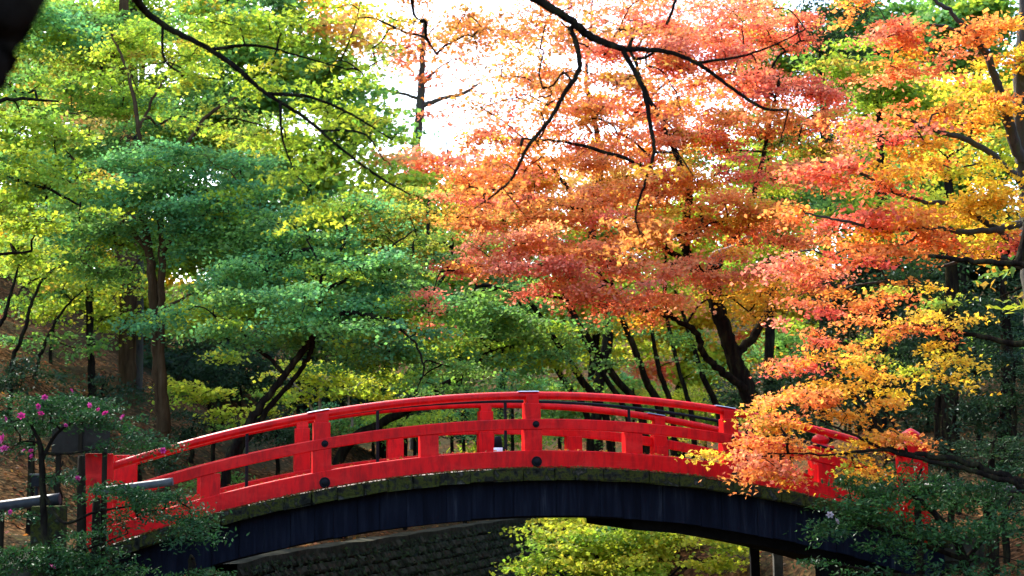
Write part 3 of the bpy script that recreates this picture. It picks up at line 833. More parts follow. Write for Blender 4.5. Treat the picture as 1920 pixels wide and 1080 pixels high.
stems = [
    ([(1140, 800, 33, .085), (1085, 705, 33, .075), (1040, 635, 33, .065), (1000, 575, 33, .05), (960, 520, 33, .03)], 'leftmost leaning stem of the maple clump right of the crest'),
    ([(1205, 790, 32, .095), (1150, 705, 32, .08), (1110, 645, 32, .065), (1070, 575, 32, .05), (1040, 510, 32, .03)], 'stout leaning stem in the clump behind the right rail'),
    ([(1240, 790, 33, .09), (1212, 715, 33, .08), (1188, 650, 33, .07), (1160, 580, 33, .055), (1140, 500, 33, .035)], 'steeper leaning stem beside the salmon sprays'),
    ([(1262, 790, 35, .07), (1238, 700, 35, .06), (1222, 620, 35, .05), (1215, 520, 35, .03)], 'thin upright stem near the old maple trunk'),
    ([(1350, 790, 36, .08), (1318, 705, 36, .07), (1292, 625, 36, .055), (1265, 540, 36, .03)], 'mossy stem left of the old maple trunk'),
    ([(1105, 800, 34.5, .08), (1055, 710, 34.5, .07), (1005, 630, 34.5, .055), (970, 560, 34.5, .03)], 'dark stem behind the leftmost clump stem'),
    ([(1180, 800, 36, .07), (1130, 700, 36, .06), (1085, 620, 36, .05), (1050, 540, 36, .03)], 'thin leaning stem between the two stout clump stems'),
    ([(1300, 800, 38, .07), (1275, 700, 38, .06), (1255, 620, 38, .05), (1240, 540, 38, .03)], 'far slim stem seen left of the mossy stem'),
]
for k, (pts, lab) in enumerate(stems):
    x, y, Y = pts[-1][:3]
    make_tree('maple_tree', lab, [pts], [(x + 5, y, Y + .4, 80, 30, ['green', 'green', 'lime', 'lime', 'mixgy', 'green', 'lime', 'bright'][k], .8), (x + 40, y + 95, Y - .6, 60, 16, 'green', .55)] + ([(x + 95, y + 165, Y - .8, 50, 14, 'green', .5)] if k % 2 else []),
              seed=40 + k, size=.085, pad=.5, group='leaning maple clump behind the right rail', jig=.012)

make_tree('maple_tree', 'old maple with thick dark trunk and broad orange and pink crown', [
    [(1425, 800, 30, .19), (1395, 720, 30, .17), (1372, 660, 30, .165), (1350, 590, 30, .16), (1335, 530, 30, .15), (1338, 490, 30, .13)],
    [(1345, 540, 30, .11), (1300, 500, 29.8, .09), (1284, 440, 29.5, .09), (1290, 360, 29.3, .075), (1260, 270, 29, .06), (1215, 180, 29, .04), (1180, 90, 29, .03)],
    [(1398, 730, 29.8, .08), (1345, 690, 29.4, .075), (1318, 660, 29, .07), (1305, 625, 28.6, .06), (1255, 592, 28, .06), (1180, 577, 27.5, .04), (1060, 560, 27, .028), (950, 545, 27, .015)],
    [(1255, 592, 28, .045), (1245, 540, 28, .035), (1248, 480, 28, .025), (1252, 430, 28, .015)],
    [(1340, 500, 30, .11), (1385, 430, 30, .08), (1420, 340, 30, .06), (1440, 250, 30, .04), (1460, 160, 30, .03)],
    [(1300, 500, 29.8, .07), (1220, 450, 29, .05), (1100, 400, 28, .04), (1000, 370, 27.5, .03), (880, 350, 27, .02)],
    [(1290, 360, 29.3, .05), (1200, 310, 28.5, .04), (1080, 270, 28, .03), (980, 260, 28, .02)],
    [(1375, 670, 30, .11), (1420, 620, 30.4, .09), (1450, 550, 31, .08), (1470, 460, 31, .05)],
    [(1180, 577, 27.5, .03), (1100, 500, 27.2, .025), (980, 500, 27, .018), (850, 500, 27, .01)],
], [
    (860, 350, 27.5, 80, 36, 'orange'), (960, 320, 28, 100, 40, 'orange'), (1060, 300, 28.5, 100, 40, 'orange'), (920, 400, 27, 100, 36, 'orange'), (1040, 390, 27, 110, 36, 'orange'),
    (1160, 360, 28, 110, 42, 'orange'), (1260, 330, 28.5, 110, 45, 'orange'), (1180, 250, 29, 110, 45, 'salmon', .9), (1300, 230, 29.5, 110, 45, 'red', .9), (1150, 430, 27.5, 120, 34, 'orange'),
    (1280, 420, 28, 110, 36, 'orange'), (1380, 390, 28, 100, 40, 'orange'), (1000, 450, 26.5, 110, 28, 'salmon'), (880, 490, 26.5, 100, 28, 'pink'), (1000, 500, 26.3, 110, 28, 'pink'), (1110, 480, 26.5, 110, 30, 'salmon'),
    (1230, 500, 27, 110, 30, 'salmon'), (1140, 540, 26.5, 110, 26, 'pink'), (1040, 540, 26.5, 90, 22, 'pink'), (1250, 560, 27, 100, 24, 'salmon'), (1190, 590, 27, 70, 20, 'salmon', .8), (1350, 500, 27.5, 100, 28, 'salmon'),
    (830, 560, 26, 50, 25, 'pink', .6), (800, 600, 26, 30, 30, 'salmon', .5), (1400, 250, 30, 100, 45, 'orange', .8), (1450, 170, 30.5, 110, 45, 'red', .9), (1560, 170, 30.5, 70, 28, 'red', .8), (1400, 320, 29, 90, 36, 'red', .7),
    (1480, 280, 30, 90, 40, 'mixgy', .6), (1330, 130, 30.5, 110, 45, 'red', .95), (1120, 170, 29.5, 110, 45, 'salmon', .7), (1220, 90, 30, 120, 45, 'pink', .8), (1060, 220, 29, 90, 40, 'orange', .8), (1400, 570, 28, 70, 28, 'gold', .7), (1460, 480, 29, 70, 30, 'lime', .7),
    (1330, 40, 31, 110, 45, 'pink', .8), (1180, 20, 30.5, 110, 40, 'pink', .7), (1450, 60, 31.5, 90, 50, 'red', .8), (1050, 60, 30.5, 80, 40, 'pink', .4), (980, 220, 29.5, 70, 30, 'salmon', .4), (1010, 140, 30, 80, 40, 'rust', .5), (900, 260, 29, 70, 25, 'salmon', .5), (950, 190, 29.5, 70, 30, 'pink', .4), (1040, 20, 30.5, 80, 35, 'salmon', .5), (960, 100, 30.5, 60, 30, 'rust', .3), (1480, 230, 30, 90, 36, 'orange', .8), (1510, 330, 29, 80, 36, 'salmon', .8), (1430, 430, 28.5, 90, 34, 'orange', .9), (1520, 440, 28.5, 80, 34, 'salmon', .8), (1420, 540, 28.5, 80, 26, 'gold', .8), (1500, 520, 29, 80, 30, 'red', .8), (1560, 260, 30, 70, 36, 'orange', .7), (1000, 60, 30, 70, 36, 'rust', .4), (1240, 400, 30.5, 90, 40, 'lime', .5), (1180, 330, 31, 70, 30, 'bright', .5),
], seed=9, size=.063, pad=.52, fill=.92, shape='kite', sides=10, pale=[(1338, 492, 29.9, .15), (1345, 478, 29.8, .11), (1372, 468, 29.7, .09), (1398, 448, 29.5, .06), (1412, 432, 29.4, .03)])

make_tree('maple_tree', 'thin coral maple rising behind the overhanging black branch', [
    [(1120, 760, 41, .16), (1140, 600, 41, .14), (1110, 450, 41, .12), (1125, 300, 41, .09), (1100, 150, 41, .06), (1110, 20, 41, .03)],
    [(1115, 440, 41, .07), (1040, 320, 41, .05), (960, 240, 41, .03), (900, 200, 41, .02)],
    [(1122, 320, 41, .07), (1200, 200, 41, .05), (1300, 120, 41, .03)],
    [(1110, 250, 41, .05), (1040, 150, 41, .03), (990, 60, 41, .02)],
], [
    (1010, 250, 41, 90, 30, 'salmon', .7), (920, 265, 41, 80, 30, 'salmon', .8), (1100, 200, 41, 90, 34, 'pink', .6), (1020, 160, 41, 90, 40, 'salmon', .7), (1200, 180, 41, 90, 38, 'salmon', .7), (1300, 200, 41, 90, 40, 'orange', .7),
    (1340, 290, 41, 90, 36, 'mixgy', .7), (1120, 90, 41, 90, 36, 'pink', .5), (1230, 80, 41, 90, 40, 'pink', .6), (1350, 90, 41, 90, 40, 'salmon', .7), (1010, 60, 41, 80, 40, 'salmon', .7), (1100, 0, 41, 90, 34, 'pink', .5), (1230, 0, 41, 90, 34, 'salmon', .6), (1350, 0, 41, 80, 34, 'pink', .6),
    (950, 190, 41, 60, 30, 'pink', .5), (920, 60, 41, 80, 40, 'rust', .55), (950, 120, 41, 60, 30, 'salmon', .5), (1230, 280, 41, 90, 34, 'peach', .7), (1120, 290, 41, 90, 30, 'orange', .7), (1430, 220, 41, 80, 40, 'lime', .7), (1440, 330, 41, 80, 40, 'bright', .7),
], seed=17, size=.10, pad=.75, fill=.95, fine=False)

# overhanging dark branch over the sky gap
make_tree('maple_tree', 'overhanging black branch with rust and red leaves entering from the top', [
    [(-1500, 1700, 4.0, .20), (-1300, 400, 4.2, .18), (-700, -500, 5.5, .14), (200, -700, 8, .10), (700, -300, 11, .08), (930, -60, 12.4, .050), (1000, -6, 12.8, .044), (1060, 32, 12.9, .038), (1110, 70, 13, .034), (1170, 92, 13, .030)],
    [(1170, 92, 13, .026), (1245, 96, 13, .023), (1305, 118, 13, .020), (1368, 162, 13, .017), (1430, 202, 13, .016), (1478, 206, 13, .010)],
    [(1070, 50, 13, .026), (1088, 122, 12.9, .024), (1060, 172, 12.9, .022), (1030, 225, 12.8, .019), (990, 275, 12.8, .017), (960, 335, 12.8, .013), (930, 362, 12.8, .010), (885, 395, 12.8, .006)],
    [(1168, 92, 13, .026), (1205, 165, 12.9, .023), (1218, 230, 12.9, .020), (1226, 285, 12.8, .017), (1212, 335, 12.8, .014), (1192, 400, 12.8, .010), (1200, 440, 12.8, .006)],
    [(1305, 118, 13, .016), (1390, 105, 13.1, .012), (1450, 85, 13.2, .009), (1510, 55, 13.3, .006)],
    [(1226, 285, 12.8, .012), (1270, 290, 12.8, .009), (1300, 330, 12.8, .005)],
    [(1250, 45, 13.2, .014), (1262, 15, 13.3, .014), (1275, -30, 13.4, .014)],
    [(1478, 206, 13, .008), (1470, 240, 13, .006), (1460, 275, 13, .004)],
    [(940, 350, 12.8, .007), (965, 380, 12.8, .005), (985, 405, 12.8, .003)],
    [(700, -300, 11, .05), (760, -80, 12.5, .03), (775, 20, 12.8, .014), (790, 40, 12.8, .006)],
], [
    (960, 30, 13.6, 100, 30, 'rust', .42), (840, 50, 13.8, 100, 40, 'rust', .40), (1080, 90, 13.6, 80, 40, 'rust', .36), (1160, 130, 13.6, 80, 30, 'rust', .4), (1250, 60, 13.8, 90, 40, 'red', .5),
    (1000, 170, 14, 70, 40, 'rust', .28), (860, 110, 14, 60, 40, 'rust', .36), (1230, 190, 13.4, 80, 36, 'orange', .5), (1320, 170, 13.4, 80, 30, 'orange', .55), (1430, 160, 13.6, 80, 28, 'red', .6), (930, 340, 13, 70, 28, 'orange', .6),
    (1000, 300, 13.2, 60, 30, 'orange', .4), (900, 400, 13, 60, 20, 'orange', .5), (1210, 350, 13, 60, 28, 'orange', .45), (1190, 430, 13, 50, 18, 'orange', .5), (720, 30, 14, 70, 30, 'gold', .5), (680, 60, 14, 50, 40, 'mixgy', .5), (700, 110, 14.2, 40, 30, 'mixgy', .4), (780, 90, 14.2, 60, 35, 'rust', .4), (850, 20, 14, 80, 24, 'rust', .45), (1380, 40, 14, 80, 35, 'red', .5), (1060, 20, 14, 90, 30, 'rust', .35), (900, 180, 14.5, 60, 30, 'rust', .25),
], seed=10, size=.054, pad=.30, fill=.6, shape='star', twig=.0035, jig=.012, base=at(-1500, 1700, 4.0))

# ------------------------------------------------------------------ trees: right side
make_tree('maple_tree', 'near orange maple whose low branch crosses in front of the bridge', [
    [(2180, 1080, 17, .20), (2150, 800, 17, .17), (2120, 500, 17, .14)],
    [(2160, 960, 17, .11), (2020, 935, 17, .085), (1920, 905, 17, .05), (1860, 885, 17, .042), (1790, 862, 17, .035), (1700, 850, 17, .028), (1640, 835, 17, .02), (1600, 815, 17, .014), (1540, 790, 17, .012)],
    [(1930, 915, 16.8, .035), (1850, 890, 16.8, .03), (1760, 868, 16.8, .024), (1640, 845, 16.8, .02), (1560, 852, 16.8, .013), (1450, 850, 16.8, .008)],
    [(1665, 845, 17, .025), (1640, 790, 17.2, .02), (1600, 740, 17.4, .014), (1540, 690, 17.5, .008)],
    [(1700, 850, 17, .02), (1660, 770, 17.2, .015), (1620, 730, 17.4, .01)],
    [(2140, 700, 17, .07), (2000, 660, 17.2, .05), (1880, 640, 17.6, .035), (1780, 620, 18, .025), (1680, 605, 18.2, .014)],
    [(2130, 600, 17, .07), (1980, 510, 17.5, .05), (1840, 490, 18, .035), (1740, 480, 18.2, .02)],
], [
    (1470, 825, 17, 85, 32, 'orange'), (1400, 852, 16.8, 60, 20, 'orange', .9), (1510, 785, 17, 80, 30, 'orange', .8), (1450, 868, 16.8, 60, 18, 'orange', .8), (1530, 740, 17.4, 90, 36, 'orange'), (1450, 760, 17.4, 60, 30, 'salmon', .9),
    (1620, 760, 17.2, 80, 34, 'gold', .9), (1600, 690, 17.6, 100, 36, 'gold'), (1680, 640, 18, 110, 36, 'gold'), (1570, 630, 18, 90, 36, 'orange', .9), (1700, 820, 17, 60, 24, 'gold', .8), (1620, 830, 17, 60, 22, 'gold', .7), (1640, 880, 16.8, 40, 16, 'gold', .7),
    (1720, 720, 17.6, 80, 26, 'yellow', .8), (1790, 690, 17.8, 60, 20, 'yellow', .6), (1760, 610, 18, 80, 26, 'gold', .7), (1700, 560, 18.2, 90, 30, 'yellow', .8), (1430, 795, 17.2, 40, 20, 'gold', .7), (1480, 690, 17.8, 60, 30, 'red', .8), (1430, 888, 16.8, 45, 14, 'orange', .6),
], seed=11, size=.056, pad=.36, fill=.66, shape='star', twig=.0045, shade=[(7, 13, 8.2, 4.2, 4.5, 1.2, 'gold', 90), (10, 17, 7.5, 3, 4, 1.5, 'gold', 40)])

make_tree('maple_tree', 'tall maple at right with grey trunk and tiers of red, orange and gold leaves', [
    [(1945, 900, 22, .15), (1938, 600, 22, .14), (1925, 400, 22, .12), (1914, 200, 22, .10), (1920, 0, 22, .09), (1930, -150, 22, .08)],
    [(1915, 300, 21.8, .09), (1890, 225, 21.6, .08), (1868, 150, 21.4, .065), (1840, 85, 21.2, .05), (1790, 30, 21, .035), (1740, -10, 21, .025)],
    [(1850, 100, 21.3, .035), (1800, 60, 21, .028), (1740, 48, 20.8, .02), (1660, 70, 20.6, .012)],
    [(1912, 420, 21.6, .06), (1830, 435, 21, .045), (1740, 428, 20.6, .035), (1660, 432, 20.3, .028), (1590, 415, 20, .02), (1510, 400, 20, .012)],
    [(1912, 340, 21.8, .06), (1830, 270, 21, .045), (1740, 240, 20.8, .03), (1680, 215, 20.6, .018)],
    [(1912, 460, 21.6, .05), (1800, 390, 21, .04), (1700, 370, 20.8, .03), (1600, 320, 20.5, .02), (1520, 300, 20.4, .01)],
    [(1740, 430, 20.6, .02), (1690, 460, 20.4, .016), (1620, 480, 20.2, .01)],
    [(1915, 500, 21.8, .05), (1850, 480, 21.4, .035), (1760, 500, 21, .02)],
], [
    (1600, 400, 20.2, 100, 34, 'red'), (1520, 390, 20.2, 80, 28, 'orange', .8), (1700, 420, 20.5, 100, 32, 'orange'), (1640, 470, 20.2, 100, 30, 'orange'), (1550, 490, 20, 90, 28, 'red'), (1480, 500, 20.4, 70, 26, 'pink', .8), (1500, 580, 20.6, 80, 28, 'red', .8),
    (1780, 450, 20.8, 100, 32, 'orange'), (1800, 390, 21, 100, 34, 'gold'), (1680, 330, 20.6, 100, 34, 'orange', .9), (1580, 320, 20.6, 90, 32, 'red', .9), (1640, 240, 20.8, 90, 32, 'pink', .9), (1720, 210, 21, 90, 32, 'orange', .9), (1760, 290, 21, 100, 36, 'gold'),
    (1850, 330, 21, 80, 36, 'yellow'), (1830, 210, 21.2, 80, 40, 'gold'), (1660, 60, 20.8, 90, 34, 'red', .9), (1760, 60, 21, 90, 36, 'orange'), (1850, 40, 21.2, 80, 40, 'orange'), (1740, 130, 21.2, 90, 36, 'salmon', .9), (1880, 120, 21.8, 60, 40, 'yellow', .9),
    (1870, 400, 21, 60, 34, 'yellow'), (1890, 450, 21, 50, 25, 'red', .7), (1600, 20, 21, 80, 30, 'orange', .7), (1630, 560, 20.4, 90, 28, 'orange', .8), (1560, 250, 21.2, 70, 30, 'orange', .6),
], seed=12, size=.066, pad=.42, fill=.95, shape='kite', bark='bark_grey', twig=.005)

# dark evergreens and background trees on the right
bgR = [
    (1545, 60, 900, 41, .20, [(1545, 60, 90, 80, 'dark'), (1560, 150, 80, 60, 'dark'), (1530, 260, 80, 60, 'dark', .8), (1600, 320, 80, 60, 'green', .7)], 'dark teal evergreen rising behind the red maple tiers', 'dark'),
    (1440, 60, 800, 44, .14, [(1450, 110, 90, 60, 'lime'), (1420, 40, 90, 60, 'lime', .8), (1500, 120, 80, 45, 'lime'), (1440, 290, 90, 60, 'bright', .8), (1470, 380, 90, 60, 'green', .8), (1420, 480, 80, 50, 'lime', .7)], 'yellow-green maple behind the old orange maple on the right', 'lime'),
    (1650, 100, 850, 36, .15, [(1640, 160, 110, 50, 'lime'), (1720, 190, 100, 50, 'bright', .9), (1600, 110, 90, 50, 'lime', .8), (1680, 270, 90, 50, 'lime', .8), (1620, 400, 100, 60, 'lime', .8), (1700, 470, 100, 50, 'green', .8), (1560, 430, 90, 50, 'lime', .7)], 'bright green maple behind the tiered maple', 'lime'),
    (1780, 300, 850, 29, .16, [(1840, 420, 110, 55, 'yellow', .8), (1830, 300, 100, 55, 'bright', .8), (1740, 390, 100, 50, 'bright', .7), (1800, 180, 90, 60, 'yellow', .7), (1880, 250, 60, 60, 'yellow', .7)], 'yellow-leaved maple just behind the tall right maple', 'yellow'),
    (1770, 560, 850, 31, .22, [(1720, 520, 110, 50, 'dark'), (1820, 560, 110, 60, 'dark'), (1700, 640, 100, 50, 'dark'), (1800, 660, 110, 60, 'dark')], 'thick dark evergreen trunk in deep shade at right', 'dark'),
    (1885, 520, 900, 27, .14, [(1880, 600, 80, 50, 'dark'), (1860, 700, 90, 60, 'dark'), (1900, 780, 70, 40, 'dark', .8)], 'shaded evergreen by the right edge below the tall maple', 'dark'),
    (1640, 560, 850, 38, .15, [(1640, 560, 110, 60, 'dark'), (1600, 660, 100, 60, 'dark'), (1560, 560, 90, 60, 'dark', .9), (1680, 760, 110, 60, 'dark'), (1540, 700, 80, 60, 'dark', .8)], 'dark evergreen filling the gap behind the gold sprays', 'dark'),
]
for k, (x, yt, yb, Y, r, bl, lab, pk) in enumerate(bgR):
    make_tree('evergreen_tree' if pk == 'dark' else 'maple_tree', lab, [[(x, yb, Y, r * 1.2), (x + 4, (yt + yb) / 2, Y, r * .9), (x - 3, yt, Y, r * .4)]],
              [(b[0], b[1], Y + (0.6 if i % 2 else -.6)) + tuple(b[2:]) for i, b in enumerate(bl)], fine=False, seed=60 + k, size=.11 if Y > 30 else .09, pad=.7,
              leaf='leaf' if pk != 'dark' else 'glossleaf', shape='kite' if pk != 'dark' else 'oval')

# ------------------------------------------------------------------ far trees
far = [
    # x, top, base, Y, r, palette list
    (60, -40, 700, 52, .22, [(40, 40, 120, 70, 'mixgy'), (120, 160, 120, 70, 'bright'), (30, 260, 110, 70, 'lime'), (110, 370, 110, 70, 'bright'), (50, 470, 110, 60, 'yellow', .8), (10, 400, 80, 60, 'lime'), (10, 540, 80, 50, 'lime'), (130, 440, 90, 50, 'bright')], 'far yellow-green maple behind the left edge foliage'),
    (250, -40, 700, 50, .22, [(230, 60, 120, 70, 'lime'), (180, 110, 70, 40, 'peach'), (300, 190, 110, 70, 'green'), (210, 290, 110, 70, 'bright', .8), (280, 400, 110, 70, 'lime'), (250, 500, 110, 55, 'yellow', .8), (330, 480, 90, 50, 'lime'), (190, 560, 100, 45, 'bright')], 'far maple with a peach patch above the twin trunks'),
    (430, -60, 720, 48, .22, [(400, 60, 110, 70, 'lime', .9), (480, 20, 110, 60, 'green', .9), (470, 160, 110, 70, 'green'), (390, 260, 110, 70, 'lime'), (480, 360, 110, 70, 'green'), (410, 460, 110, 70, 'lime'), (470, 560, 110, 50, 'bright', .8), (380, 600, 90, 40, 'bright', .8)], 'far green maple behind the overhanging lime branch'),
    (600, 30, 720, 50, .2, [(560, 120, 90, 60, 'lime', .9), (590, 20, 80, 50, 'gold', .8), (640, 70, 60, 50, 'peach', .8), (660, 160, 50, 60, 'lime', .8), (620, 220, 90, 70, 'green'), (570, 320, 110, 70, 'lime'), (640, 420, 110, 70, 'green'), (580, 500, 110, 60, 'lime'), (640, 600, 110, 55, 'green')], 'far green maple left of the sky gap'),
    (740, 290, 730, 47, .15, [(730, 360, 90, 50, 'lime'), (760, 440, 100, 60, 'mixgy'), (720, 530, 100, 60, 'green'), (780, 610, 100, 50, 'green'), (730, 310, 50, 30, 'peach', .6)], 'far low maple under the sky gap with yellow-green top'),
    (830, 260, 730, 56, .15, [(800, 310, 70, 36, 'salmon', .8), (860, 300, 60, 30, 'pink', .6), (840, 380, 90, 45, 'orange', .8), (880, 460, 80, 50, 'mixgy', .8), (850, 540, 100, 55, 'lime', .8), (900, 640, 90, 45, 'green')], 'far salmon-topped maple just below the sky gap'),
    (960, 300, 740, 60, .18, [(950, 350, 100, 50, 'orange', .8), (1000, 440, 100, 60, 'lime', .8), (960, 560, 100, 60, 'green', .8), (1010, 650, 90, 50, 'lime', .7)], 'far maple behind the pink sprays near the crest'),
    (1130, 300, 740, 58, .18, [(1120, 360, 110, 50, 'peach', .7), (1150, 470, 110, 60, 'lime', .8), (1100, 570, 110, 55, 'bright', .8), (1160, 650, 100, 45, 'bright', .6)], 'far sunlit maple behind the leaning clump'),
    (1290, 330, 760, 56, .18, [(1290, 390, 110, 50, 'bright', .7), (1330, 500, 110, 60, 'bright', .8), (1270, 590, 100, 55, 'yellow', .8), (1250, 690, 50, 30, 'pink', .9), (1330, 680, 90, 45, 'bright', .8)], 'far sunlit yellow maple with a pink spray beside the old trunk'),
    (1480, 200, 760, 54, .2, [(1480, 330, 110, 70, 'lime', .8), (1440, 450, 110, 70, 'bright', .8), (1500, 560, 110, 70, 'yellow', .7), (1450, 660, 100, 50, 'orange', .6)], 'far yellow-green maple right of the old trunk'),
    (1640, 40, 780, 52, .22, [(1630, 60, 120, 80, 'green'), (1680, 200, 120, 80, 'lime'), (1620, 340, 120, 80, 'green'), (1680, 470, 120, 80, 'dark')], 'far green tree at upper right behind the tiers'),
    (1820, -20, 800, 48, .25, [(1800, 60, 120, 80, 'green'), (1860, 200, 120, 80, 'lime'), (1790, 340, 120, 80, 'green'), (1860, 480, 120, 80, 'dark'), (1800, 620, 120, 70, 'dark')], 'far green tree at the upper right edge'),
]
for k, (x, yt, yb, Y, r, bl, lab) in enumerate(far):
    make_tree('far_maple', lab, [[(x - 22, yb, Y, r), (x + 12 * (-1) ** k, yb * .72 + yt * .28, Y, r * .85), (x + 20 * (-1) ** k, (yt + yb) / 2, Y, r * .65), (x - 16 * (-1) ** k, yb * .25 + yt * .75, Y, r * .45), (x + 6, yt, Y, r * .2)]],
              [(b[0], b[1], Y + (1.2 if i % 2 else -.8)) + tuple(b[2:]) for i, b in enumerate(bl)], seed=80 + k, size=.2, pad=1.1, group='far trees closing the valley', fill=1.3, fine=False)

# the thin-crowned tree standing in the sky gap
make_tree('pine_tree', 'thin bare-limbed tree standing alone in the white sky gap', [
    [(780, 330, 62, .22), (784, 240, 62, .20), (790, 170, 62, .17), (792, 100, 62, .12), (796, 40, 62, .06)],
    [(786, 200, 62, .12), (830, 185, 62, .10), (870, 175, 62, .08), (900, 155, 62, .05)],
    [(788, 185, 62, .09), (740, 172, 62, .07), (700, 167, 62, .05), (670, 172, 62, .03)],
    [(790, 160, 62, .07), (820, 130, 62, .05), (850, 110, 62, .03)],
    [(680, 130, 60, .05), (720, 110, 60, .04), (770, 85, 60, .025)],
], [
    (790, 80, 62, 85, 45, 'pink', .5), (830, 120, 62, 80, 40, 'pink', .45), (740, 110, 62, 75, 40, 'pink', .42), (880, 60, 62, 80, 40, 'salmon', .5), (880, 220, 62, 70, 30, 'pink', .35), (720, 220, 62, 60, 30, 'green', .45), (800, 20, 62, 90, 30, 'rust', .45), (700, 50, 61, 50, 40, 'mixgy', .5), (700, 90, 62, 40, 30, 'green', .3), (690, 150, 61, 30, 20, 'green', .25), (800, 220, 62, 40, 15, 'pink', .2), (770, 260, 62, 60, 15, 'green', .5), (860, 160, 62, 50, 15, 'pink', .2), (690, 250, 61, 35, 25, 'green', .4),
], seed=99, size=.16, pad=1.0, bark='bark_grey', fill=.6)

# ------------------------------------------------------------------ shrubs
def shrub(name, label, limbs, blobs, **kw):
    return make_tree(name, label, limbs, blobs, cat='shrub', **kw)


make_tree('maple_shrub', 'sunlit yellow-green maple bush glowing under the bridge arch', [
    [(1200, 1180, 30, .08), (1190, 1090, 30, .06), (1180, 1030, 30, .03)],
    [(1200, 1160, 30, .05), (1120, 1060, 30, .035), (1050, 1010, 30, .015)],
    [(1200, 1160, 30, .05), (1280, 1060, 30, .035), (1340, 1020, 30, .015)],
], [
    (1180, 1000, 29.5, 110, 26, 'lime'), (1080, 1020, 29.5, 90, 28, 'lime'), (1280, 1020, 29.5, 90, 30, 'bright'), (1150, 1050, 29, 110, 28, 'bright', 1), (1040, 1060, 29, 70, 26, 'lime'), (1260, 1070, 29, 100, 26, 'bright'), (1350, 1050, 29.5, 50, 26, 'lime', .8), (1110, 985, 31, 90, 20, 'bright'), (1240, 985, 31, 90, 20, 'bright'), (1010, 1010, 30, 40, 26, 'lime', .8), (1180, 960, 32, 170, 34, 'bright'), (1330, 1000, 31, 60, 26, 'bright', .9), (1330, 985, 27, 50, 16, 'bright', .9), (1340, 1015, 26.5, 60, 22, 'bright', .9), (1375, 1020, 27, 40, 18, 'lime', .8), (1330, 1060, 27, 60, 22, 'bright', .9), (1200, 1100, 29, 200, 30, 'lime', .8),
], seed=13, size=.085, pad=.5, cat='shrub', fill=1.1)

az = shrub('azalea_shrub', 'dark leafy shrub with magenta flowers at lower left beside the bridge', [
    [(98, 1110, 16.5, .05), (85, 1000, 16.5, .045), (80, 920, 16.5, .038), (76, 840, 16.5, .03), (60, 800, 16.5, .018)],
    [(80, 860, 16.5, .025), (105, 815, 16.5, .018), (150, 790, 16.5, .012), (230, 800, 16.5, .008)],
    [(85, 930, 16.5, .02), (120, 980, 16.3, .018), (180, 960, 16.2, .014), (270, 945, 16.2, .009)],
    [(90, 1040, 16.5, .02), (160, 1030, 16.3, .014), (240, 1000, 16.2, .008)],
    [(80, 850, 16.5, .018), (130, 850, 16.4, .014), (200, 838, 16.3, .008)],
], [
    (50, 760, 16.5, 80, 24, 'gloss'), (140, 760, 16.5, 80, 24, 'gloss'), (205, 790, 16.4, 60, 26, 'gloss'), (255, 825, 16.3, 45, 22, 'gloss'), (300, 845, 16.2, 28, 12, 'gloss'), (40, 800, 16.5, 60, 22, 'gloss', .8), (20, 840, 16.6, 40, 20, 'gloss', .6),
    (230, 920, 16.2, 60, 18, 'gloss', .9), (290, 930, 16.1, 60, 16, 'gloss', .9), (330, 950, 16.1, 40, 14, 'gloss', .7), (330, 985, 16.1, 55, 20, 'gloss', .9), (260, 965, 16.2, 60, 20, 'gloss', .7), (370, 1005, 16, 30, 16, 'gloss', .8), (130, 900, 16.5, 50, 18, 'gloss', .5),
    (60, 1050, 16.3, 90, 30, 'gloss'), (170, 1055, 16.2, 80, 24, 'gloss', .9), (130, 1010, 16.3, 60, 22, 'gloss', .6), (250, 1075, 16.1, 60, 16, 'gloss', .6), (200, 1000, 16.2, 50, 20, 'gloss', .5), (20, 960, 16.6, 50, 22, 'gloss', .5),
], seed=14, size=.05, pad=.25, leaf='glossleaf', shape='oval', fill=2.3, twig=.003, jig=.008)


def flower_mesh(nm, n_pet, r, colr, seed):
    rng = np.random.default_rng(seed); V, F, C = [], [], []; n = 0
    for ring, (tilt, rr) in enumerate(((0.25, 1.0), (0.8, .8), (1.25, .5))):
        for k in range(n_pet):
            t = 2 * math.pi * (k + ring * .5) / n_pet + rng.uniform(-.1, .1)
            d = np.array([math.cos(t), math.sin(t), 0]); s = np.array([-math.sin(t), math.cos(t), 0])
            up = np.array([0, 0, 1.0])
            tip = (d * math.cos(tilt) + up * math.sin(tilt)) * r * rr
            mid = tip * .6 + up * r * .12
            V += [np.zeros(3), mid + s * r * .3 * rr, tip, mid - s * r * .3 * rr]; F += [(n, n + 1, n + 2, n + 3)]; n += 4
            C += [np.array(colr) * rng.uniform(.75, 1.2)] * 4
    return np_mesh(nm, np.array(V), np.array(F), np.clip(np.array(C), 0, .9))


FM = [flower_mesh('flower', 6, .043, (.36, .018, .17), k) for k in range(3)]
for k, (x, y, s) in enumerate([(84, 746, 1), (70, 763, 1.1), (76, 776, 1), (40, 780, 1.2), (7, 823, 1.6), (8, 843, 1.5), (133, 733, .9), (167, 760, .9), (198, 776, 1.1), (231, 783, 1.1), (305, 845, 1), (98, 1064, 1.2), (145, 897, .9), (60, 855, .8), (45, 845, .7), (123, 798, .7), (9, 786, 1), (58, 846, .8), (185, 768, .7), (20, 960, .8)]):
    o = bpy.data.objects.new('flower', FM[k % 3]); COL.objects.link(o)
    if not FM[k % 3].materials: FM[k % 3].materials.append(M['petal'])
    o.parent = az
    o.location = Vector([float(c) for c in at(x, y, 15.9)]) - az.location
    o.rotation_euler = (1.0 + .4 * math.sin(k * 2.1), .5 * math.cos(k * 3.3), k * 1.3); o.scale = (s,) * 3

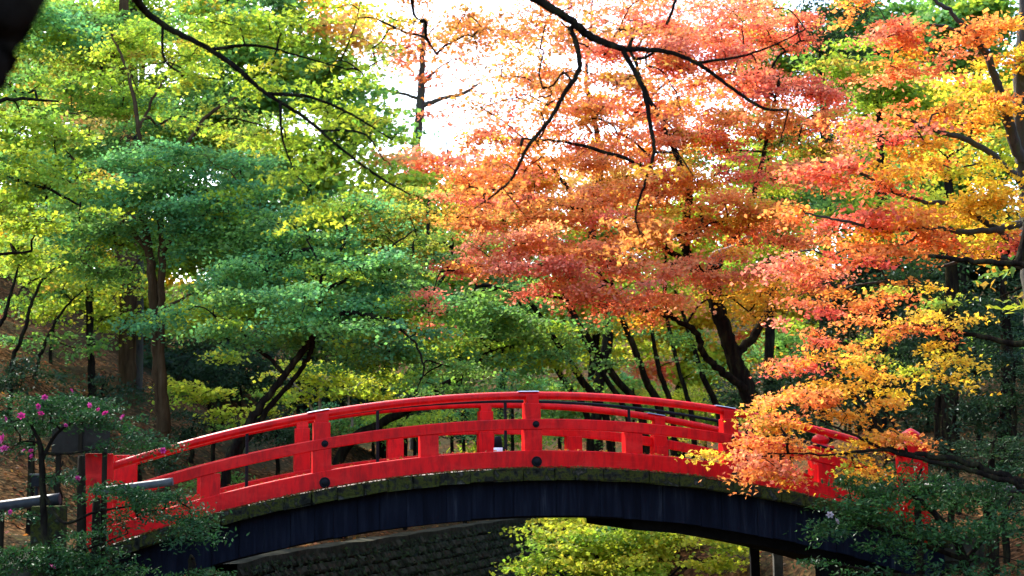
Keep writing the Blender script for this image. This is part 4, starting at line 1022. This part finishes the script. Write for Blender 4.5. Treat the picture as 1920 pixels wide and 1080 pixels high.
cm = shrub('camellia_shrub', 'dark evergreen shrub hiding the right end of the bridge', [
    [(1830, 1130, 17, .06), (1800, 1030, 17, .05), (1750, 960, 17, .035), (1700, 920, 17, .02)],
    [(1810, 1050, 17, .03), (1700, 1010, 16.8, .022), (1600, 975, 16.6, .012)],
    [(1810, 1050, 17, .03), (1870, 980, 17, .022), (1900, 930, 17, .012)],
    [(1800, 1090, 16.8, .03), (1660, 1075, 16.5, .02), (1560, 1055, 16.4, .01)],
], [
    (1620, 915, 16.8, 60, 26, 'gloss'), (1590, 945, 16.7, 50, 22, 'gloss', .9), (1690, 930, 17, 70, 30, 'gloss', .9), (1660, 975, 16.8, 70, 26, 'gloss'), (1760, 920, 17.4, 70, 30, 'gloss', .8), (1840, 930, 17.6, 70, 34, 'gloss', .8), (1575, 990, 16.6, 50, 18, 'gloss', .8),
    (1740, 1000, 16.8, 80, 26, 'gloss', .9), (1820, 985, 16.6, 80, 24, 'gloss', .9), (1890, 975, 16.6, 50, 28, 'gloss', .8), (1680, 1020, 16.5, 70, 20, 'gloss', .7), (1540, 1055, 16.4, 30, 16, 'gloss', .8), (1620, 1070, 16.4, 50, 14, 'gloss', .6), (1760, 1060, 16.4, 90, 24, 'gloss', .5), (1880, 1060, 16.3, 60, 26, 'gloss', .5), (1900, 890, 18, 50, 30, 'gloss', .7), (1700, 880, 17.6, 60, 20, 'gloss', .6),
], seed=15, size=.058, pad=.30, leaf='glossleaf', shape='oval', fill=2.2, twig=.003, jig=.008)
WF = flower_mesh('white_flower', 6, .05, (.40, .34, .36), 9); WF.materials.append(M['petal'])
for k, (x, y) in enumerate([(1556, 966), (1568, 978)]):
    o = bpy.data.objects.new('white_flower', WF); COL.objects.link(o); o.parent = cm
    o.location = Vector([float(c) for c in at(x, y, 16.3)]) - cm.location; o.rotation_euler = (1.1, .2 * k, k)

# broad pale leaves catching the light at the right edge
make_tree('broadleaf_tree', 'broad pale-leaved branch shining at the right edge', [
    [(2080, 700, 23, .10), (2010, 560, 23, .07), (1940, 510, 23, .04), (1880, 500, 23, .02)],
    [(1960, 520, 23, .03), (1900, 545, 23, .018), (1870, 560, 23, .01)],
], [(1890, 520, 23, 40, 26, 'lime', .5), (1905, 565, 23, 30, 18, 'lime', .5), (1870, 500, 23, 30, 20, 'green', .5)], seed=16, size=.17, pad=.35, leaf='glossleaf', shape='oval', fill=.8)

# understory: dark bushes on both banks and beyond the bridge
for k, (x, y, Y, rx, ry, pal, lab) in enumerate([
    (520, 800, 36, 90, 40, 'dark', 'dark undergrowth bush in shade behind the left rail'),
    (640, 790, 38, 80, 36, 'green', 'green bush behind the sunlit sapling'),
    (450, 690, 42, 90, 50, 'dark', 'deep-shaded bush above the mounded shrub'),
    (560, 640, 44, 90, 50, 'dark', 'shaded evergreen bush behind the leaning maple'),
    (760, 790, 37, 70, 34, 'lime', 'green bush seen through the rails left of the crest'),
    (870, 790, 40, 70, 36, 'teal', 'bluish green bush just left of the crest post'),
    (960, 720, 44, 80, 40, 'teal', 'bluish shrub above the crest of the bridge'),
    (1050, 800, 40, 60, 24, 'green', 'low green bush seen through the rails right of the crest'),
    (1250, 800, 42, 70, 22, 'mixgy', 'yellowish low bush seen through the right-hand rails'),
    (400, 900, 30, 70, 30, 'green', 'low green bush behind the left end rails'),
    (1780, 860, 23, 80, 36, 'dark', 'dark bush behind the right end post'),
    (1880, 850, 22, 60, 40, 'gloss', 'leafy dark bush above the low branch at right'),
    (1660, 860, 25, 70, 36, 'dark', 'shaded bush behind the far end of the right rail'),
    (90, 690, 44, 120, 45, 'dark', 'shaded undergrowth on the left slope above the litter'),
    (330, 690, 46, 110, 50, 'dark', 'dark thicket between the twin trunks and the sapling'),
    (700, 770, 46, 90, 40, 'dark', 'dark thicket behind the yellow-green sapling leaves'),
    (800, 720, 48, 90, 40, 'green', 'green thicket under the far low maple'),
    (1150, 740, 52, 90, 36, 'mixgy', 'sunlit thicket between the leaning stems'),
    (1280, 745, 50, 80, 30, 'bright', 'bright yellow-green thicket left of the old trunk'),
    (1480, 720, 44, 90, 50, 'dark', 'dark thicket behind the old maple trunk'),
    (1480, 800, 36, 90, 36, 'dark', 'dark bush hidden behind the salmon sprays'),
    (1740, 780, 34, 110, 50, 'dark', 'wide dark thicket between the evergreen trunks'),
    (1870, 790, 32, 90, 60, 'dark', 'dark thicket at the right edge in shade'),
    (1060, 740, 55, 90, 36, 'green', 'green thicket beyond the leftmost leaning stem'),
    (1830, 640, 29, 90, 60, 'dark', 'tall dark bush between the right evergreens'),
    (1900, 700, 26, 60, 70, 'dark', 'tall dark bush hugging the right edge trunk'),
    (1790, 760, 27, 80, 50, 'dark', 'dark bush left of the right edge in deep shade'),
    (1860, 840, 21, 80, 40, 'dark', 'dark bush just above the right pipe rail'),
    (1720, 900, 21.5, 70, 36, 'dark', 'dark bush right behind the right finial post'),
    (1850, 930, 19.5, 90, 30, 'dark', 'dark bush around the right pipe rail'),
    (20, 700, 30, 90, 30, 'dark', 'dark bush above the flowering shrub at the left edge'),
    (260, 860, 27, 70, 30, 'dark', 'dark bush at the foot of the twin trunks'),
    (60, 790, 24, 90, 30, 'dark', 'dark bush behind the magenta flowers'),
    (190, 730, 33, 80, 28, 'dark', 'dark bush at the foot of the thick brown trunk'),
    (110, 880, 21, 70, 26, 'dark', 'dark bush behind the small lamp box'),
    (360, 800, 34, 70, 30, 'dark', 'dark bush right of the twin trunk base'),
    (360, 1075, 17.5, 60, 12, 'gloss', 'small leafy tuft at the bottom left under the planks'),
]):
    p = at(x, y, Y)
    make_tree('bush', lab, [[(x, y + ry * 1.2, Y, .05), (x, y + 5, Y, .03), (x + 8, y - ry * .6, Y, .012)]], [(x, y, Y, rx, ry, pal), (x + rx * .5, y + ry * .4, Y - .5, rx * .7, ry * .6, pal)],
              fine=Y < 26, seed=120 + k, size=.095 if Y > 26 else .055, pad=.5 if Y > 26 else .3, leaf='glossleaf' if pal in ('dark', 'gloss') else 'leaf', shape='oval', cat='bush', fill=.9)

# shaded undergrowth under the far wood, in two bands
rngu = random.Random(11)
UG = []
for k in range(30):
    x = -40 + k * 68; Y = rngu.uniform(42, 56)
    if 940 < x < 1420 and k % 2: continue
    UG.append((x, rngu.uniform(715, 790) if 600 < x < 1500 else rngu.uniform(640, 740), Y))
for k in range(13):
    x = -20 + k * 62 if k < 8 else 1480 + (k - 8) * 105
    UG.append((x, rngu.uniform(540, 620), rngu.uniform(52, 60)))
MARK = [(40, 'the left edge stems'), (130, 'the notice board'), (200, 'the slim dark maple'), (270, 'the twin trunks'), (340, 'the gap right of the twin trunks'), (400, 'the mounded shrub'), (470, 'the foot of the leaning maple'), (540, 'the crook of the leaning maple'),
        (610, 'the sapling'), (680, 'the bright sapling leaves'), (750, 'the hanging leaning branch'), (820, 'the low green sprays left of the crest'), (890, 'the bollard'), (960, 'the crest post'), (1040, 'the leftmost clump stem'), (1110, 'the stout clump stem'), (1180, 'the steeper clump stem'),
        (1250, 'the thin upright stem'), (1320, 'the mossy stem'), (1390, 'the old maple trunk'), (1460, 'the salmon sprays'), (1530, 'the orange sprays'), (1600, 'the gold sprays'), (1670, 'the right finial'), (1740, 'the far end post'), (1810, 'the thick evergreen trunk'), (1880, 'the right edge bushes'), (1960, 'the right edge trunk')]
USED = set()
for k, (x, y, Y) in enumerate(UG):
    row = k >= len(UG) - 13
    where = next(m[1] for m in sorted(MARK, key=lambda m: abs(m[0] - x)) if (row, m[1]) not in USED); USED.add((row, where))
    mid = 900 < x < 1420
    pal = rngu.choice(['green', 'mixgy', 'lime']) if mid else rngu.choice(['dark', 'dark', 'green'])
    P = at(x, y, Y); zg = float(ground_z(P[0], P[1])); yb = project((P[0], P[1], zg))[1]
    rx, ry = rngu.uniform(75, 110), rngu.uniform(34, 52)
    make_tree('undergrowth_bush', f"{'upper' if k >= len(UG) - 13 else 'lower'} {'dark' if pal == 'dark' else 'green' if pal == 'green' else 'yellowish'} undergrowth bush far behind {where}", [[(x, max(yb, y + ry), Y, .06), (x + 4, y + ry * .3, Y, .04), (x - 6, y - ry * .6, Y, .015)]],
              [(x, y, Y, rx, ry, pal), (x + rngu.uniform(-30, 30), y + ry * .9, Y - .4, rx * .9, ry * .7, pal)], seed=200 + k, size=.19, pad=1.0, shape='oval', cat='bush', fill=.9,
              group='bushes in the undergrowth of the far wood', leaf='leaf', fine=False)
# ------------------------------------------------------------------ small things
def box_me(x0, x1, y0, y1, z0, z1, bev=.01):
    mb = MB(); vs = [(x, y, z) for x in (x0, x1) for y in (y0, y1) for z in (z0, z1)]
    mb.add(vs, [(0, 1, 3, 2), (4, 6, 7, 5), (0, 4, 5, 1), (2, 3, 7, 6), (0, 2, 6, 4), (1, 5, 7, 3)])
    me = mb.mesh('b')
    return bevel_mesh(me, bev, 2) if bev else me


def gz(p): return float(ground_z(p[0], p[1]))


def pipe(name, label, a, b, r, mat, supports, cat='railing', group=None):
    A, Bp = at(*a), at(*b)
    root = empty(name, (A[0], A[1], gz(A))); tag(root, label, cat, group)
    t = np.linspace(0, 1, 9)[:, None]; P = A * (1 - t) + Bp * t
    d = (Bp - A) / np.linalg.norm(Bp - A)
    P = np.vstack([A - d * .004, A - d * .001, P, Bp + d * .001, Bp + d * .004]); rr = [r * .02, r * .9] + [r] * 9 + [r * .9, r * .02]
    V, Fq = tube(P, rr, 16)
    link('pipe', np_mesh('pipe', V, Fq, smooth=True), mat, root)
    for s in supports:
        p = A * (1 - s) + Bp * s
        V, Fq = tube([(p[0], p[1], gz(p) - .2), (p[0], p[1], p[2] - r * .6)], [r * .8, r * .8], 12)
        link('support', np_mesh('support', V, Fq, smooth=True), M['old_wood'], root)
    return root


pipe('pipe_rail', 'dark steel pipe rail entering from the left edge', (-60, 958, 17.3), (112, 935, 17.3), .068, M['dark_pipe'], (.35,))
pipe('pipe_rail', 'grey galvanised pipe rail ending in front of the left bridge post', (178, 922, 17.0), (324, 903, 17.0), .046, M['galv'], (.12,))
pipe('pipe_rail', 'grey pipe rail in the shade at the right edge', (1735, 912, 19.5), (2010, 922, 18.5), .045, M['dark_pipe'], (.8,))

p = at(92, 985, 17.2)
blk = empty('stone_block', (p[0], p[1], gz(p))); tag(blk, 'squat weathered stone block under the dark pipe', 'stone')
me = box_me(p[0] - .17, p[0] + .17, p[1] - .16, p[1] + .16, gz(p) - .2, at(92, 948, 17.2)[2], .03)
link('block', me, M['stone'], blk)

for k, (x, yt, r, lab) in enumerate([(155, 855, .055, 'taller old wooden stake left of the bridge end post'), (183, 935, .060, 'shorter old wooden stake in front of the bridge end post')]):
    p = at(x, yt, 16.9); g = gz(p)
    root = empty('wooden_stake', (p[0], p[1], g)); tag(root, lab, 'stake')
    n = 12; zs = np.linspace(g - .3, p[2], n)
    rr = r * (1 + .06 * np.sin(np.arange(n) * 1.7)); rr[-1] *= .8
    V, Fq = tube([(p[0] + .012 * math.sin(i), p[1], z) for i, z in enumerate(zs)] + [(p[0], p[1], p[2] + .01)], list(rr) + [.002], 10)
    link('stake', np_mesh('stake', V, Fq, smooth=True), M['old_wood'], root)

# notice board seen from behind
p = at(152, 822, 19.0); g = gz(p)
root = empty('notice_board', (p[0], p[1], g)); tag(root, 'plain grey-brown notice board half hidden by the flowering shrub', 'board')
w, h = 108 * 19 / F_PX / 2, 54 * 19 / F_PX / 2
link('panel', box_me(p[0] - w, p[0] + w, p[1] - .015, p[1] + .015, p[2] - h, p[2] + h, .004), M['board'], root)
link('frame_batten', box_me(p[0] - .025, p[0] + .025, p[1] - .045, p[1] - .018, p[2] - h, p[2] + h, .004), M['old_wood'], root)
for s in (-1, 1):
    link('leg', box_me(p[0] + s * w * .8 - .03, p[0] + s * w * .8 + .03, p[1] + .02, p[1] + .07, g - .2, p[2] + h * .8, .005), M['old_wood'], root)

# small garden lamp box
p = at(69, 905, 18.5); g = gz(p)
root = empty('garden_lamp', (p[0], p[1], g)); tag(root, 'small dark box lamp with a pale lid near the leafy slope', 'lamp')
link('housing', box_me(p[0] - .055, p[0] + .055, p[1] - .055, p[1] + .055, p[2] - .05, p[2] + .09, .008), M['black_iron'], root)
link('lid', box_me(p[0] - .075, p[0] + .075, p[1] - .075, p[1] + .075, p[2] + .092, p[2] + .115, .006), M['concrete'], root)
link('stem', box_me(p[0] - .02, p[0] + .02, p[1] - .02, p[1] + .02, g - .2, p[2] - .052, .004), M['black_iron'], root)

# small bollard on the deck near the crest
ub = px_to_u(933.5, 2.45)
c = B(ub, 2.45, -.11)
root = empty('bollard', c); tag(root, 'small black tapered bollard with a white band on the bridge deck', 'bollard')
def lathe(prof, c, n=20):
    mb = MB(); vs, fs = [], []
    for i, (r, z) in enumerate(prof):
        for k in range(n):
            t = 2 * math.pi * k / n; vs.append((c[0] + r * math.cos(t), c[1] + r * math.sin(t), c[2] + z))
        if i:
            for k in range(n): fs.append(((i - 1) * n + k, (i - 1) * n + (k + 1) % n, i * n + (k + 1) % n, i * n + k))
    mb.add(vs, fs); return mb.mesh('l', True)
link('base', lathe([(.10, 0), (.10, .02), (.075, .03), (.072, .21)], c), M['black_iron'], root)
link('band', lathe([(.0, .212), (.074, .212), (.072, .335), (.0, .335)], c), M['white'], root)
link('cap', lathe([(.0, .337), (.070, .337), (.055, .50), (.045, .515), (0, .518)], c), M['black_iron'], root)

# fence posts on the far bank under the right end of the arch
for k, (x, y0, Y, w, mt, lab) in enumerate([(1414, 1022, 24.6, .075, 'black_wood', 'dark square post under the right end of the arch'), (1457, 1015, 24.8, .075, 'concrete', 'pale concrete post under the right end of the arch')]):
    p = at(x, y0, Y); root = empty('bank_post', (p[0], p[1], gz(p))); tag(root, lab, 'post')
    link('shaft', box_me(p[0] - w, p[0] + w, p[1] - w, p[1] + w, gz(p) - .2, p[2], .012), M[mt], root)
    link('foot', box_me(p[0] - w * 1.5, p[0] + w * 1.5, p[1] - w * 1.5, p[1] + w * 1.5, gz(p) - .2, gz(p) + .1, .012), M['concrete'], root)

# ------------------------------------------------------------------ fallen leaves
def litter(name, label, P, N, size, pals, seed, parent=None, shape='star'):
    rng = np.random.default_rng(seed); n = len(P)
    cl = np.vstack([pick(pals[i], rng, 1) for i in rng.integers(0, len(pals), n)]) * rng.uniform(.12, .45, (n, 1))
    V, F, col = leaf_mesh_arrays(P, N, size * rng.uniform(.6, 1.2, n), cl, rng, shape)
    o = link(name, np_mesh(name, V, F, col), M['leaf'], parent)
    if parent is None: tag(o, label, 'leaves')
    o['kind'] = 'stuff'


rng = np.random.default_rng(5)
n = 20000
Y = rng.uniform(15, 62, n); X = rng.uniform(-.42, .42, n) * Y
Z = ground_z(X, Y)
e = .05
gx = (ground_z(X + e, Y) - Z) / e; gy = (ground_z(X, Y + e) - Z) / e
keep = (np.abs(gx) < 1.2) & ((X < 2) | (rng.random(n) < .5))
N = np.stack([-gx, -gy, np.ones(n)], -1) + rng.normal(size=(n, 3)) * .3
P = np.stack([X, Y, Z + rng.uniform(.01, .04, n)], -1)
litter('fallen_leaves', 'brown and orange fallen leaves strewn over the banks', P[keep], N[keep], .10, ['rust', 'orange', 'peach', 'salmon'], 6, shape='kite')
n = 13000
yy = rng.uniform(24, 49, n); zz = -1.7 - rng.uniform(0, 1, n) ** 1.1 * 2.9
P = np.stack([wall_x(yy) + .16 + (-1.72 - zz) * .62 + rng.uniform(0, .1, n), yy, zz], -1)
V, F, col = leaf_mesh_arrays(P, np.array([.8, -.4, .6]) + rng.normal(size=(n, 3)) * .5, .08 * rng.uniform(.5, 1.3, n), (pick('dark', rng, n) + np.array([.012, .006, .004])) * rng.uniform(.5, 1.6, (n, 1)), rng, 'kite')
o = link('ivy', np_mesh('ivy', V, F, col), M['leaf']); tag(o, 'dark ivy creeping over the retaining wall', 'ivy', kind='stuff')
n = 1500
u = rng.uniform(-6.3, 6.3, n); v = rng.uniform(-.30, -.13, n)
P = np.array([B(a, b, -.098) for a, b in zip(u, v)]); P[:, 2] += rng.uniform(.006, .03, n)
litter('fallen_leaves', 'pale dry leaf scraps lying along the mossy bridge ledge', P, np.array([0, 0, 1.0]) + rng.normal(size=(n, 3)) * .55, .042, ['peach', 'salmon', 'peach', 'rust'], 8)
n = 420
u = rng.uniform(-5.7, 5.7, n); vv_ = np.where(rng.random(n) < .5, rng.uniform(-.135, .10, n), BW - rng.uniform(-.135, .10, n))
P = np.array([B(a, b_, .157) for a, b_ in zip(u, vv_)]); P[:, 2] += rng.uniform(.004, .02, n)
litter('fallen_leaves', 'orange maple leaves caught on the red lower beams of the bridge', P, np.array([0, 0, 1.0]) + rng.normal(size=(n, 3)) * .45, .05, ['orange', 'salmon', 'gold', 'rust'], 9)
# grass and moss tufts along the ledge
n = 900
u = rng.uniform(-6.2, 6.2, n); u = np.where(rng.random(n) < .5, np.round(u * 1.6) / 1.6 + rng.normal(size=n) * .05, u)
P = np.array([B(a, b_, -.10) for a, b_ in zip(u, rng.uniform(-.31, -.16, n))])
d = rng.normal(size=(n, 3)) * np.array([.5, .5, .25]) + np.array([0, -.35, .55]); d /= np.linalg.norm(d, axis=1)[:, None]
L = rng.uniform(.02, .075, n)[:, None]; w = np.array([CA, SA, 0]) * .004
V = np.stack([P - w, P + w, P + d * L - np.array([0, 0, 1]) * L * .15], 1).reshape(-1, 3)
F = np.arange(3 * n).reshape(-1, 3)
col = np.repeat(pick('green', rng, n) * rng.uniform(.2, .8, (n, 1)), 3, axis=0)
o = link('grass_tufts', np_mesh('grass_tufts', V, F, col), M['leaf']); tag(o, 'thin grass and moss sprouting from the bridge ledge', 'grass', kind='stuff')
print('LEAVES', LEAF_COUNT[0])
